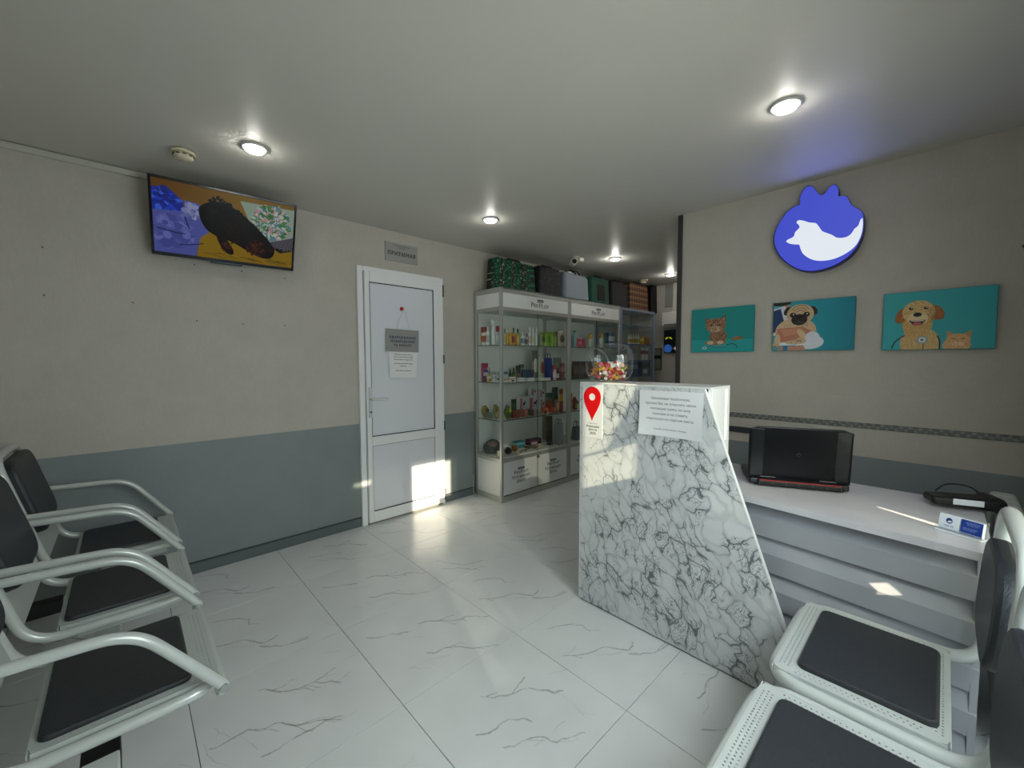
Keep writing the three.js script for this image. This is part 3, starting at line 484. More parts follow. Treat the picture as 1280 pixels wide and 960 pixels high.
    const dg = prism([[-.5, .12], [-.42, .3], [.1, .34], [.22, .5], [.4, .5], [.5, .38], [.34, .3], [.3, .1], [.26, -.32], [.18, -.32], [.16, .02], [-.28, .04], [-.34, -.32], [-.42, -.32], [-.42, .06]], 0.002); dg.scale(w * 0.42, h * 0.5, 1).translate(w * 0.2, h * 0.52, 0.0246); obj('dog_print', dg, M('#15161a', 0.5), t); },
  tray(t, s, c) { obj('tray', merge([rbox(s.w, 0.006, 0.16, 0.002, 0, 0.003, -0.02), rbox(s.w, s.h, 0.008, 0.002, 0, s.h / 2, 0.056), rbox(s.w, s.h, 0.008, 0.002, 0, s.h / 2, -0.096)]), M(c[0], 0.4), t); },
  bone(t, s, c) { const L = s.w, r = Math.min(s.h / 2, 0.03); obj('stick', wire([[-L / 2, r * 0.8, 0.03], [-L * 0.2, r * 1.1, -0.01], [L * 0.2, r * 0.8, 0.0], [L / 2, r * 1.0, -0.03]], r * 0.75, 30, 10), M(c[0], 0.6), t); for (const k of [-1, 1]) obj('knot', G(new THREE.SphereGeometry(r, 14, 10).scale(1.1, 1, 0.9), k * L / 2, r, -k * 0.03 + 0.0), M(c[1] || c[0], 0.6), t); },
  flowertoy(t, s, c) { const r = s.w / 2, cy = s.h - r; const pet = []; for (let k = 0; k < 10; k++) { const a = k * Math.PI / 5; pet.push(G(new THREE.SphereGeometry(r * 0.3, 10, 8), Math.cos(a) * r * 0.72, cy + Math.sin(a) * r * 0.72, 0)); } obj('mane', merge(pet), M(c[0], 0.7), t); obj('face', G(new THREE.SphereGeometry(r * 0.6, 16, 12).scale(1, 1, 0.6), 0, cy, 0.015), M(c[1], 0.6), t); obj('body', G(new THREE.SphereGeometry(1, 14, 10).scale(r * 0.6, Math.max(0.02, cy * 0.6), 0.03), 0, Math.max(0.02, cy * 0.6), 0), M(c[2], 0.7), t); },
};
function goods(shelfY, group, rows) {
  for (const [kind, name, u0, u1, vTop, back, cols, label, cat, lift] of rows) {
    const s = place(u0, u1, vTop, shelfY + (lift || 0), back), t = thing(name, label, cat, [s.x, s.y, s.z], 0, group);
    kinds[kind](t, s, cols);
  }
}
const YB = '#c79a1c';
goods(SH[0], 'bottles and pouches on the top glass shelf', [
  ['widecap', 'shampoo_bottle', 598.8, 606, 408.8, 0.03, ['#e8e4da', '#8c2f22', '#c4682c'], 'white bottle with orange ball print and rust cap', 'bottle'],
  ['bottle', 'shampoo_bottle', 607, 612.5, 407.7, 0.03, ['#e3e6e4', '#cfd2d0', '#b9bdbc'], 'plain white bottle beside the spray bottle', 'bottle'],
  ['spray', 'spray_bottle', 612.6, 619.6, 398.7, 0.03, ['#e9ebea', '#f1f2f1'], 'tall white trigger spray bottle on the glass shelf', 'bottle'],
  ['widecap', 'shampoo_bottle', 618.8, 624, 407.7, 0.02, ['#c8d6de', '#9c1a24', '#e0e6ea'], 'pale blue bottle with a big red cap', 'bottle'],
  ['bottle', 'shampoo_bottle', 629.8, 632.6, 411, 0.05, ['#d8d0b8', '#23261f', '#c9b890'], 'thin beige bottle with a black cap', 'bottle'],
  ['bottle', 'shampoo_bottle', 632.7, 636, 410, 0.05, [YB, '#e4dcb8', '#d9a83a'], 'amber yellow shampoo bottle with a pale cap', 'bottle'],
  ['bottle', 'shampoo_bottle', 636.1, 639.8, 410, 0.06, [YB, '#e4dcb8', '#d9a83a'], 'amber yellow shampoo bottle with a pale cap', 'bottle'],
  ['bottle', 'shampoo_bottle', 640, 644.2, 410, 0.05, ['#c0951c', '#1f4a22', '#8e2b2e'], 'amber shampoo bottle with green cap and red label', 'bottle'],
  ['bottle', 'shampoo_bottle', 644.6, 649.8, 411, 0.05, ['#b8951e', '#234d24', '#caa53a'], 'amber shampoo bottle with green cap and gold label', 'bottle'],
  ['bottle', 'lotion_bottle', 650.6, 656.6, 415, 0.05, ['#e6e7e5', '#d0d3d2', '#6f86a4'], 'short white lotion bottle with blue label', 'bottle'],
  ['bottle', 'lotion_bottle', 657.2, 659.6, 417, 0.05, ['#d8cfc4', '#6a2c22', '#5a3026'], 'slim beige lotion bottle with brown label', 'bottle'],
  ['bottle', 'lotion_bottle', 659.9, 664.2, 409.6, 0.06, ['#dfe0dc', '#e9eae7', '#c8b4a8'], 'tall white lotion bottle with pinkish label', 'bottle'],
  ['bottle', 'lotion_bottle', 664.5, 668.2, 410.5, 0.06, ['#e2e4e0', '#eceeea', '#c9cfae'], 'tall white lotion bottle with pale green label', 'bottle'],
  ['bottle', 'lotion_bottle', 668.6, 672.4, 410, 0.06, ['#e8eae6', '#eef0ec'], 'tall plain white lotion bottle without label', 'bottle'],
  ['pouch', 'treat_pouch', 674.6, 680.5, 415.6, 0.08, ['#8b9450', '#a89a70', '#3e5a1c'], 'olive treat pouch with beige top', 'pouch'],
  ['pouch', 'treat_pouch', 680.6, 687.6, 414.8, 0.06, ['#86a82c', '#8a4a2a', '#5a8a12'], 'lime green treat pouch with a brown top', 'pouch'],
  ['pouch', 'treat_pouch', 687.7, 692, 415.2, 0.06, ['#7aa022', '#6d8a2c', '#96b83c'], 'narrow lime green treat pouch', 'pouch'],
  ['pouch', 'treat_pouch', 692, 696.8, 414.6, 0.06, ['#6f7f30', '#7a4a34', '#8ea83c'], 'olive green treat pouch with rust top seal', 'pouch'],
  ['pouch', 'treat_pouch', 696.8, 705, 413.4, 0.06, ['#b0a595', '#8f7468', '#5f4a40'], 'wide beige treat pouch with brown print', 'pouch'],
  ['pouch', 'treat_pouch', 705.6, 710, 412.3, 0.05, ['#2f6a58', '#24564a'], 'dark teal treat pouch against the cabinet post', 'pouch'],
]);
goods(SH[1], 'medicines on the second glass shelf', [
  ['carton', 'medicine_box', 596, 604.5, 454, 0.02, ['#a01f5a', '#c8407c', '#e0c0d0'], 'tall magenta box at the side glass', 'box'],
  ['carton', 'medicine_box', 603.5, 609.5, 461.8, 0.03, ['#5a3a78', '#d8d0e0'], 'small purple box beside the magenta box', 'box'],
  ['carton', 'medicine_box', 605.5, 612.8, 468.4, 0.012, ['#d8c068', '#f0ead0', '#6a6a28'], 'small yellow medicine box', 'box'],
  ['carton', 'medicine_box', 613, 618.8, 468.4, 0.012, ['#e4e6e2', '#b8c4c8'], 'small white medicine box with grey band', 'box'],
  ['carton', 'medicine_box', 618.9, 624.6, 471, 0.012, ['#e6e8ea', '#5a6a8c'], 'small white medicine box with blue band', 'box'],
  ['bottle', 'dropper_bottle', 613.8, 616.6, 464.5, 0.05, ['#d8d4c8', '#7a7a78'], 'small pale dropper bottle behind the white boxes', 'bottle'],
  ['bottle', 'dropper_bottle', 617.2, 620, 464.5, 0.05, ['#d0d0cc', '#66605c'], 'small grey dropper bottle behind the white boxes', 'bottle'],
  ['bottle', 'dropper_bottle', 621, 623.8, 464.8, 0.04, ['#c8ccc4', '#39424a'], 'small dropper bottle with a dark cap behind the white boxes', 'bottle'],
  ['carton', 'medicine_box', 629.7, 634.8, 464.5, 0.07, ['#4a6a8c', '#c8d4dc'], 'blue medicine box behind a low white box', 'box'],
  ['carton', 'medicine_box', 629.7, 635.2, 471.6, 0.01, ['#e6e2d4', '#b09a70'], 'low white medicine box with tan band', 'box'],
  ['bottle', 'dropper_bottle', 635.8, 639.6, 461.5, 0.07, ['#1f3d24', '#12200f', '#4a6a3a'], 'dark green bottle behind the low carton', 'bottle'],
  ['bottle', 'dropper_bottle', 640, 644.2, 460, 0.07, ['#27502a', '#16260f', '#58803e'], 'green glass bottle next to the black bottle', 'bottle'],
  ['carton', 'medicine_box', 635.8, 645, 471, 0.01, ['#e8e2dc', '#c9a8a0', '#3a3a3c'], 'low white carton with a dark paw print', 'box'],
  ['widecap', 'supplement_jar', 644.8, 651, 456.9, 0.06, ['#241c1c', '#0f0e10', '#6a5a56'], 'black supplement jar with a grey label', 'jar'],
  ['carton', 'medicine_box', 646, 656, 472, 0.008, ['#e8eae8', '#c4cacc'], 'flat white carton below the black jar', 'box'],
  ['tin', 'supplement_tin', 652, 656.4, 461.8, 0.06, ['#1c3f4e', '#14303c'], 'dark teal supplement tin', 'tin'],
  ['tin', 'supplement_tin', 657, 661.5, 462, 0.06, ['#233f74', '#1c2a4c'], 'blue supplement tin beside the teal tin', 'tin'],
  ['tin', 'supplement_tin', 661.9, 667.2, 462, 0.06, ['#2a3a66', '#17213a'], 'navy supplement tin next to the patterned pack', 'tin'],
  ['carton', 'medicine_box', 656.2, 668, 472.2, 0.008, ['#e2e5e4', '#cfd6d8'], 'flat white carton in front of the blue tins', 'box'],
  ['carton', 'medicine_box', 669, 687.6, 472.4, 0.008, ['#e9ebe9', '#d2b98c'], 'long flat white carton in front of the gift bag', 'box'],
  ['pouch', 'patterned_pack', 664.4, 671.6, 438, 0.10, ['#6c6f60', '#8b8570', '#d3d0bc'], 'tall mottled pack leaning on the cabinet back', 'pouch'],
  ['pouch', 'patterned_pack', 673, 680.2, 443.7, 0.06, ['#a5a99c', '#5a4a40', '#7a3f36'], 'tall grey pack with a rust picture', 'pouch'],
  ['tote', 'gift_bag', 679.5, 689.5, 447.5, 0.05, ['#233a80', '#1a2a5c'], 'blue gift bag with two loop handles', 'bag'],
  ['carton', 'plastic_case', 692, 701, 447, 0.20, ['#747c72', '#868c84'], 'grey plastic case standing at the cabinet back', 'case'],
  ['widecap', 'lotion_bottle', 690.6, 695.6, 456.3, 0.0, ['#d9a9a2', '#a01c1e', '#e8d8d4'], 'pink bottle with a red lid beside the gift bag', 'bottle'],
  ['bottle', 'tonic_bottle', 695.8, 698.8, 459.5, 0.0, ['#2a1c16', '#1a1412', '#d8dcda'], 'small brown tonic bottle with a white label', 'bottle'],
  ['bottle', 'tonic_bottle', 699.3, 702.4, 459.5, 0.0, ['#2a1c16', '#1a1412', '#d8dcda'], 'small brown tonic bottle with a white label', 'bottle'],
  ['bottle', 'tonic_bottle', 702.6, 706.6, 459.5, 0.0, ['#2a1c16', '#1a1412', '#d8dcda'], 'small brown tonic bottle with a white label', 'bottle'],
  ['carton', 'medicine_box', 699.5, 705.5, 453.8, 0.12, ['#7a4a48', '#b08078'], 'reddish brown box behind the tonic bottles', 'box'],
]);
goods(SH[2], 'toys and packs on the third glass shelf', [
  ['toy', 'plush_toy', 599.5, 607.5, 506.8, 0.03, ['#9a8438', '#4a3a18', '#7f8f78'], 'mustard plush toy by the side glass', 'toy'],
  ['toy', 'plush_toy', 616, 622.5, 505, 0.05, ['#7d7a4c', '#5a2a14', '#a8b090'], 'olive plush toy with a rust patch', 'toy'],
  ['flatpack', 'toy_pack', 608, 616, 515.5, 0.0, ['#6f7a68', '#b8bfb4'], 'clear grey toy pack lying at the cabinet corner', 'pack'],
  ['toy', 'plush_toy', 630, 637.8, 506.3, 0.04, ['#5b6d22', '#c8cf3e', '#2f4018'], 'yellow green plush toy behind the front glass', 'toy'],
  ['carton', 'toy_box', 639, 645.4, 499, 0.09, ['#263a2c', '#3c5a3e'], 'dark green toy box beside the dog boxes', 'box'],
  ['dogbox', 'harness_box', 646, 657.2, 495.3, 0.15, [], 'white box with a black dog print, at the end of the lower row', 'box'],
  ['dogbox', 'harness_box', 657.8, 672, 494.8, 0.15, [], 'wide white box with a black dog print in the lower row', 'box'],
  ['dogbox', 'harness_box', 672.6, 680.4, 497, 0.15, [], 'narrow white box with a black dog print below another', 'box'],
  ['flatpack', 'chew_pack', 640, 651, 512.5, 0.03, ['#6a2420', '#8c3a30'], 'dark red flat chew pack', 'pack'],
  ['flatpack', 'chew_pack', 651.4, 662.5, 511.5, 0.03, ['#8c5044', '#c08070'], 'pinkish flat chew pack', 'pack'],
  ['flatpack', 'chew_pack', 663, 674, 511, 0.03, ['#5c4a42', '#a89088'], 'brown flat chew pack with pale card', 'pack'],
  ['toy', 'rubber_toy', 676.5, 684.2, 507.6, 0.02, ['#b85a34', '#d88a60', '#8c3a1e'], 'orange rubber toy on the shelf', 'toy'],
  ['toy', 'rubber_toy', 688, 693.8, 508.6, 0.02, ['#b4583c', '#d49070'], 'small coral rubber toy on the shelf', 'toy'],
  ['toy', 'rubber_ball', 683, 688.4, 499, 0.12, ['#a8381c', '#c85a34'], 'red rubber toy behind the orange ones', 'toy'],
  ['pouch', 'leash_card', 690, 697.5, 484, 0.10, ['#2b4a3a', '#35584a', '#1c3026'], 'dark green leash card standing upright', 'card'],
  ['carton', 'chew_box', 699.3, 703.8, 486, 0.05, ['#8f3a34', '#c0a040'], 'tall red chew box', 'box'],
  ['pouch', 'chew_card', 704.6, 710.4, 492, 0.05, ['#7a6a48', '#5a4a34', '#9a7a50'], 'brown chew card against the cabinet post', 'card'],
]);
{ // two boxes stacked on the lower row
  const h0 = place(657.8, 672, 494.8, SH[2], 0.15).h;
  goods(SH[2] + h0, 'toys and packs on the third glass shelf', [['dogbox', 'harness_box', 660.5, 670, 485, 0.15, [], 'white box with a black dog print on top of the wide one', 'box']]);
  const h1 = place(672.6, 680.4, 497, SH[2], 0.15).h;
  goods(SH[2] + h1, 'toys and packs on the third glass shelf', [['dogbox', 'harness_box', 671.4, 680.4, 486.5, 0.15, [], 'white box with a black dog print stacked next to the case wall', 'box']]);
}
goods(SH[2], 'toys and packs on the third glass shelf', [
  ['carton', 'toy_box', 682, 689.5, 491, 0.20, ['#6a706c', '#8f9a94'], 'grey toy box standing behind the orange toys', 'box'],
  ['toy', 'plush_toy', 621, 626, 508, 0.02, ['#a08a5c', '#c8b890'], 'small sandy plush toy at the corner post', 'toy'],
  ['flatpack', 'chew_pack', 677, 690, 514.5, 0.0, ['#a89c90', '#c8c4bc'], 'pale flat chew pack in front of the orange toys', 'pack'],
  ['pouch', 'treat_pouch', 693.5, 698.5, 499, 0.03, ['#8a6a52', '#a8805c', '#c89a6a'], 'tan treat pouch next to the tall red box', 'pouch'],
]);
goods(SH[1], 'medicines on the second glass shelf', [
  ['carton', 'medicine_box', 608.5, 613, 459.5, 0.08, ['#c8c4b4', '#7a9a8c'], 'tall cream box behind the yellow medicine box', 'box'],
  ['bottle', 'dropper_bottle', 624.6, 627.4, 463, 0.03, ['#c4c8c0', '#4a5a54'], 'small pale bottle beside the corner post', 'bottle'],
  ['carton', 'medicine_box', 648.5, 655, 455.5, 0.16, ['#4a5c54', '#8a9a90'], 'grey green box behind the black jar', 'box'],
]);
goods(0.422, 'goods on the cabinet bottom', [
  ['toy', 'leather_toy', 655, 662, 557.5, 0.12, ['#4a3424', '#6a4c34', '#2c2018'], 'dark tan leather toy between the packs', 'toy'],
  ['flatpack', 'toy_pack', 668, 679, 563.5, 0.0, ['#8a7660', '#b8a890'], 'beige flat toy pack at the front glass', 'pack'],
  ['toy', 'plush_toy', 697.5, 702, 553, 0.0, ['#6a3a3c', '#9a6a5c'], 'small wine red plush toy before the grey carrier', 'toy'],
  ['heap', 'pet_blanket', 598, 622, 551, 0.05, ['#4e5552', '#86706c'], 'crumpled grey pet blanket with pink lining', 'blanket'],
  ['carton', 'small_carton', 617.5, 625.5, 564, 0.012, ['#e6ddc4'], 'small cream carton at the cabinet corner', 'box'],
  ['toy', 'leather_toy', 630.5, 639, 559.4, 0.05, ['#1e1a16', '#3a2a1c', '#55402c'], 'black and brown leather toy', 'toy'],
  ['toy', 'leather_toy', 640, 646, 556.6, 0.09, ['#7a4420', '#a0642e'], 'round orange brown leather toy', 'toy'],
  ['carton', 'toy_pack', 641, 656, 551, 0.19, ['#1f7484', '#8ab4bc'], 'teal pack lying at the back of the cabinet bottom', 'pack'],
  ['bone', 'chew_stick', 642, 653, 563, 0.02, ['#b8a888', '#cfc0a0'], 'pale knotted chew stick', 'chew'],
  ['bone', 'chew_stick', 652, 668, 562, 0.05, ['#8a6a44', '#a08058'], 'long tan chew stick', 'chew'],
  ['bone', 'chew_stick', 646, 664, 566, 0.03, ['#5d4a30', '#6f5a3c'], 'dark brown chew stick at the front glass', 'chew'],
  ['carton', 'toy_pack', 657, 676, 548, 0.20, ['#3a1830', '#6a4060', '#c8b8c0'], 'plum pack lying at the back of the cabinet bottom', 'pack'],
  ['tray', 'card_tray', 678, 696, 558.6, 0.04, ['#d8d0c0'], 'flat cream card tray on the cabinet bottom', 'tray'],
  ['carton', 'kraft_card', 683, 690.5, 520, 0.20, ['#5a4a34', '#6a573c'], 'brown kraft board leaning at the cabinet back', 'board'],
  ['toy', 'plush_toy', 683, 692, 552, 0.04, ['#4a3550', '#6a5070'], 'dull purple plush toy beside the grey carrier', 'toy'],
  ['tote', 'folded_carrier', 693, 703.5, 529.5, 0.05, ['#8a9698', '#2e3a3c', 0.05], 'folded pale grey carrier bag with dark straps', 'bag'],
]);
goods(SH[0], 'toys in the second cabinet', [
  ['spray', 'spray_bottle', 715.2, 720.4, 412.6, 0.05, ['#7ab0b8', '#4a8a94'], 'turquoise spray bottle in the second cabinet', 'bottle'],
  ['pouch', 'treat_pouch', 720.6, 726.5, 423, 0.05, ['#b04a5c', '#8a2c40', '#d88a98'], 'pink treat pouch with pale print', 'pouch'],
  ['pouch', 'treat_pouch', 726.7, 732, 423, 0.05, ['#9c3a4c', '#7a2234'], 'deep pink treat pouch', 'pouch'],
  ['flowertoy', 'lion_toy', 732.6, 741.4, 416.8, 0.06, ['#c09a2c', '#d8b450', '#c8ccc0'], 'yellow maned plush lion next to the pink pouches', 'toy'],
  ['flowertoy', 'lion_toy', 747, 754.8, 416.5, 0.06, ['#b8942c', '#d0ac48', '#c8ccc0'], 'yellow maned plush lion next to the blue box', 'toy'],
  ['carton', 'toy_box', 755.2, 760, 416, 0.08, ['#3f6a74', '#5a8a90'], 'teal toy box between lion and blue box', 'box'],
  ['carton', 'toy_box', 761, 766.8, 415.7, 0.05, ['#4a6a94', '#c8ccd0'], 'blue toy box with a white band', 'box'],
  ['carton', 'toy_box', 768.2, 774.4, 419, 0.05, ['#7a6a60', '#a88a78'], 'brown toy box against the post', 'box'],
]);
{
  const rows = []; const cs = ['#2a201c', '#3a2a22', '#24282a', '#45352a', '#2c2420', '#1f2326', '#4a3428', '#332a26', '#5a3a34'];
  for (let k = 0; k < 9; k++) rows.push(['pouch', 'jerky_pack', 715.3 + k * 2.7, 718 + k * 2.7, 451.7, 0.05, [cs[k], '#7a6a58', '#6a5a48'], 'slim dark jerky pack standing in the row', 'pack']);
  goods(SH[1], 'row of dark jerky packs', rows);
}
goods(SH[2], 'toys in the second cabinet', [['toy', 'plush_toy', 715.5, 722, 497, 0.06, ['#7a2c28', '#3f5a2c', '#a89a50'], 'red and green plush toy beside the counter', 'toy']]);
goods(0.422, 'toys in the second cabinet', [['tote', 'folded_carrier', 716, 725, 533, 0.04, ['#56666c', '#11161a', 0.06], 'folded slate carrier bag in the second cabinet', 'bag']]);
goods(SH3[0], 'goods in the blue framed cabinet', [
  ['toy', 'plush_toy', 783, 787, 395.5, 0.05, ['#c08a8a', '#d8d8d0'], 'pink and white plush toy', 'toy'],
  ['carton', 'treat_box', 788, 796.5, 398.8, 0.06, ['#1f8a6a', '#4ab48c'], 'emerald treat box on the blue framed shelf', 'box'],
  ['toy', 'plush_toy', 797, 806, 403.2, 0.04, ['#b84a6a', '#d88098'], 'low pink plush toy beside the emerald box', 'toy'],
  ['widecap', 'shampoo_bottle', 808.5, 812.5, 396.5, 0.0, ['#dfe0c8', '#b8a83c', '#c8cf9c'], 'pale bottle with a yellow lid', 'bottle'],
]);
{
  const rows = []; for (let k = 0; k < 5; k++) rows.push(['bottle', 'cream_bottle', 784 + k * 2.9, 786.7 + k * 2.9, 417.5, 0.05, ['#dcd8c8', '#e8e6dc', '#b8984a'], 'small cream bottle in the row of five', 'bottle']);
  goods(SH3[1], 'row of cream bottles', rows);
  goods(SH3[1], 'goods in the blue framed cabinet', [['carton', 'treat_box', 799.6, 804.4, 421, 0.05, ['#c8a43c', '#e0cc80'], 'yellow treat box beside the cream bottles', 'box'], ['carton', 'treat_box', 805, 810, 422, 0.05, ['#c4682a', '#7a8a2c'], 'orange treat box beside the yellow one', 'box']]);
}
goods(SH3[2], 'goods in the blue framed cabinet', [['carton', 'medicine_box', 800.6, 804.6, 434.5, 0.05, ['#d8d4cc', '#a86a6a'], 'white medicine box with a wine band', 'box'], ['carton', 'medicine_box', 805, 809, 434.8, 0.05, ['#d4d0c8', '#8a7a9c'], 'white medicine box with a lilac band', 'box'], ['pouch', 'treat_pouch', 783, 792, 437, 0.05, ['#9aa4b4', '#7c88a0'], 'silvery treat pouch in the blue framed cabinet', 'pouch']]);
goods(SH3[3], 'goods in the blue framed cabinet', [['carton', 'puppy_pad_pack', 798, 811, 449.5, 0.05, ['#35526e', '#27384c', '#a8b4bc', 0.7], 'blue puppy pad pack', 'pack'], ['carton', 'puppy_pad_pack', 781.5, 795.5, 449, 0.05, ['#4a6284', '#8a9ab0'], 'lighter blue puppy pad pack', 'pack']]);

// ---------------------------------------------------------------- carriers on top of the cabinets
{
  const floral = canvasTex(512, 256, (g, w, h) => { seed = 5; g.fillStyle = '#0a2419'; g.fillRect(0, 0, w, h); for (let i = 0; i < 900; i++) { const x = rnd() * w, y = rnd() * h, band = Math.abs(((x / w * 3.6) % 1) - 0.5); g.fillStyle = band > 0.34 ? ['#0b1612', '#25482f', '#6d4630', '#9a9a70', '#b5a68e'][rnd() * 5 | 0] : ['#0f6a48', '#127a55', '#0b4a35', '#1a8a62', '#0f5c40', '#c8d0b0'][rnd() * 5.15 | 0]; g.beginPath(); g.ellipse(x, y, 3 + 8 * rnd(), 2 + 4 * rnd(), rnd() * 6, 0, 7); g.fill(); } });
  const dark = canvasTex(512, 256, (g, w, h) => { seed = 8; g.fillStyle = '#0a0b0f'; g.fillRect(0, 0, w, h); for (let i = 0; i < 70; i++) { g.strokeStyle = ['#2a2b38', '#1a1b24', '#3a3a4a'][rnd() * 3 | 0]; g.lineWidth = 4 + 4 * rnd(); const x = rnd() * w, y = rnd() * h, s = 10 + 22 * rnd(); g.beginPath(); g.moveTo(x, y); g.lineTo(x + s, y); g.lineTo(x + s * (rnd() - 0.2), y + s); g.stroke(); } });
  const plaid = canvasTex(512, 256, (g, w, h) => { g.fillStyle = '#6a4a30'; g.fillRect(0, 0, w, h); for (let x = 0; x < w; x += 64) { g.fillStyle = 'rgba(40,22,12,.55)'; g.fillRect(x, 0, 20, h); g.fillStyle = 'rgba(190,160,110,.55)'; g.fillRect(x + 34, 0, 5, h); g.fillStyle = 'rgba(150,60,30,.5)'; g.fillRect(x + 50, 0, 5, h); } for (let y = 0; y < h; y += 52) { g.fillStyle = 'rgba(40,22,12,.5)'; g.fillRect(0, y, w, 18); g.fillStyle = 'rgba(200,170,120,.5)'; g.fillRect(0, y + 30, w, 5); } });
  const cloth = (map, hex, r = 0.75) => new THREE.MeshPhysicalMaterial(map ? { map, roughness: r } : { color: hex, roughness: r });
  function carrier(name, u0, u1, vTop, z, depth, taper, mat, trim, label, opt = {}) {
    const p = onZ((u0 + u1) / 2, 360, z), w = onZ(u1, 360, z + depth / 2).x - onZ(u0, 360, z + depth / 2).x - depth * 0.22, y0 = 1.988 - (opt.drop || 0), h = heightOver((u0 + u1) / 2, vTop, p.x, z + depth * 0.3) - y0;
    const t = thing(name, label, 'carrier', [onZ(u1, 360, z + depth / 2).x - w / 2, y0, z], opt.turn || 0, 'pet carriers on the cabinets');
    const g = new RoundedBoxGeometry(w, h, depth, 5, opt.round ?? 0.022), q = g.attributes.position, n0 = g.attributes.normal;
    for (let i = 0; i < q.count; i++) { const b = q.getY(i) / h + 0.5, k = 1 - taper * b; q.setX(i, q.getX(i) * k); q.setZ(i, q.getZ(i) * (1 - 0.16 * b)); q.setY(i, b * h * (1 + 0.025 * Math.sin(q.getX(i) * 22))); }
    uvBy(g, (x, y, zz) => [(x + zz) / w + 0.5, y / h]); g.computeVertexNormals();
    obj('shell', g, mat, t);
    obj('base_piping', pipe([[-w / 2 + 0.01, 0.02, -depth / 2 + 0.01], [w / 2 - 0.01, 0.02, -depth / 2 + 0.01], [w / 2 - 0.01, 0.02, depth / 2 - 0.008], [-w / 2 + 0.01, 0.02, depth / 2 - 0.008]], 0.006, 0.04, 6, true), trim, t);
    const hw = Math.min(0.11, w * 0.28), hh = opt.handle ?? 0.018;
    for (const s of [-1, 1]) obj('handle', pipe([[-hw, h * 0.9, s * depth * 0.2], [-hw * 0.8, h + hh, s * 0.02], [hw * 0.8, h + hh, s * 0.02], [hw, h * 0.9, s * depth * 0.2]], 0.008, 0.03, 7), trim, t);
    if (opt.mesh) obj('mesh_window', G(new RoundedBoxGeometry(w * 0.42, h * 0.6, 0.012, 2, 0.006), w * (opt.mesh - 0.5), h * 0.45, depth / 2 * 0.9, -0.14 * depth / h), M('#0b0c0d', 0.8), t);
    if (opt.tag) obj('paper_tag', rbox(0.07, 0.025, 0.004, 0.001, w * opt.tag, h + 0.004, depth * 0.3, -0.5), M('#c9cbca', 0.5), t);
    return t;
  }
  const blk = M('#0c0d0f', 0.7);
  carrier('pet_carrier', 617.5, 670.4, 328, -2.96, 0.17, 0.05, cloth(floral), blk, 'green leaf patterned pet carrier with black handles', { handle: 0.02 });
  carrier('pet_carrier', 670.8, 702.6, 336, -2.95, 0.17, 0.10, cloth(dark), blk, 'black pet carrier with faint grey print');
  carrier('pet_carrier', 703, 738, 344, -2.96, 0.17, 0.05, cloth(null, '#77808a'), blk, 'plain grey pet carrier with a paper tag', { tag: -0.22, handle: 0.04, round: 0.05 });
  carrier('pet_carrier', 738.4, 762.6, 349, -2.96, 0.17, 0.06, cloth(null, '#0f4433'), blk, 'dark green pet carrier with black mesh window', { mesh: 0.5 });
  carrier('pet_carrier', 763, 786, 354.5, -2.96, 0.17, 0.04, cloth(null, '#0b0b0d'), blk, 'plain black pet carrier beside the plaid one', { handle: 0.02 });
  carrier('pet_carrier', 786.4, 811.6, 357, -2.96, 0.17, 0.05, cloth(plaid), blk, 'brown plaid pet carrier with pale stripes', { tag: -0.35 });
  carrier('pet_carrier', 814.5, 829.5, 359.5, -2.96, 0.17, 0.03, cloth(null, '#0d0f16', 0.45), blk, 'glossy black pet carrier at the end of the row');
}

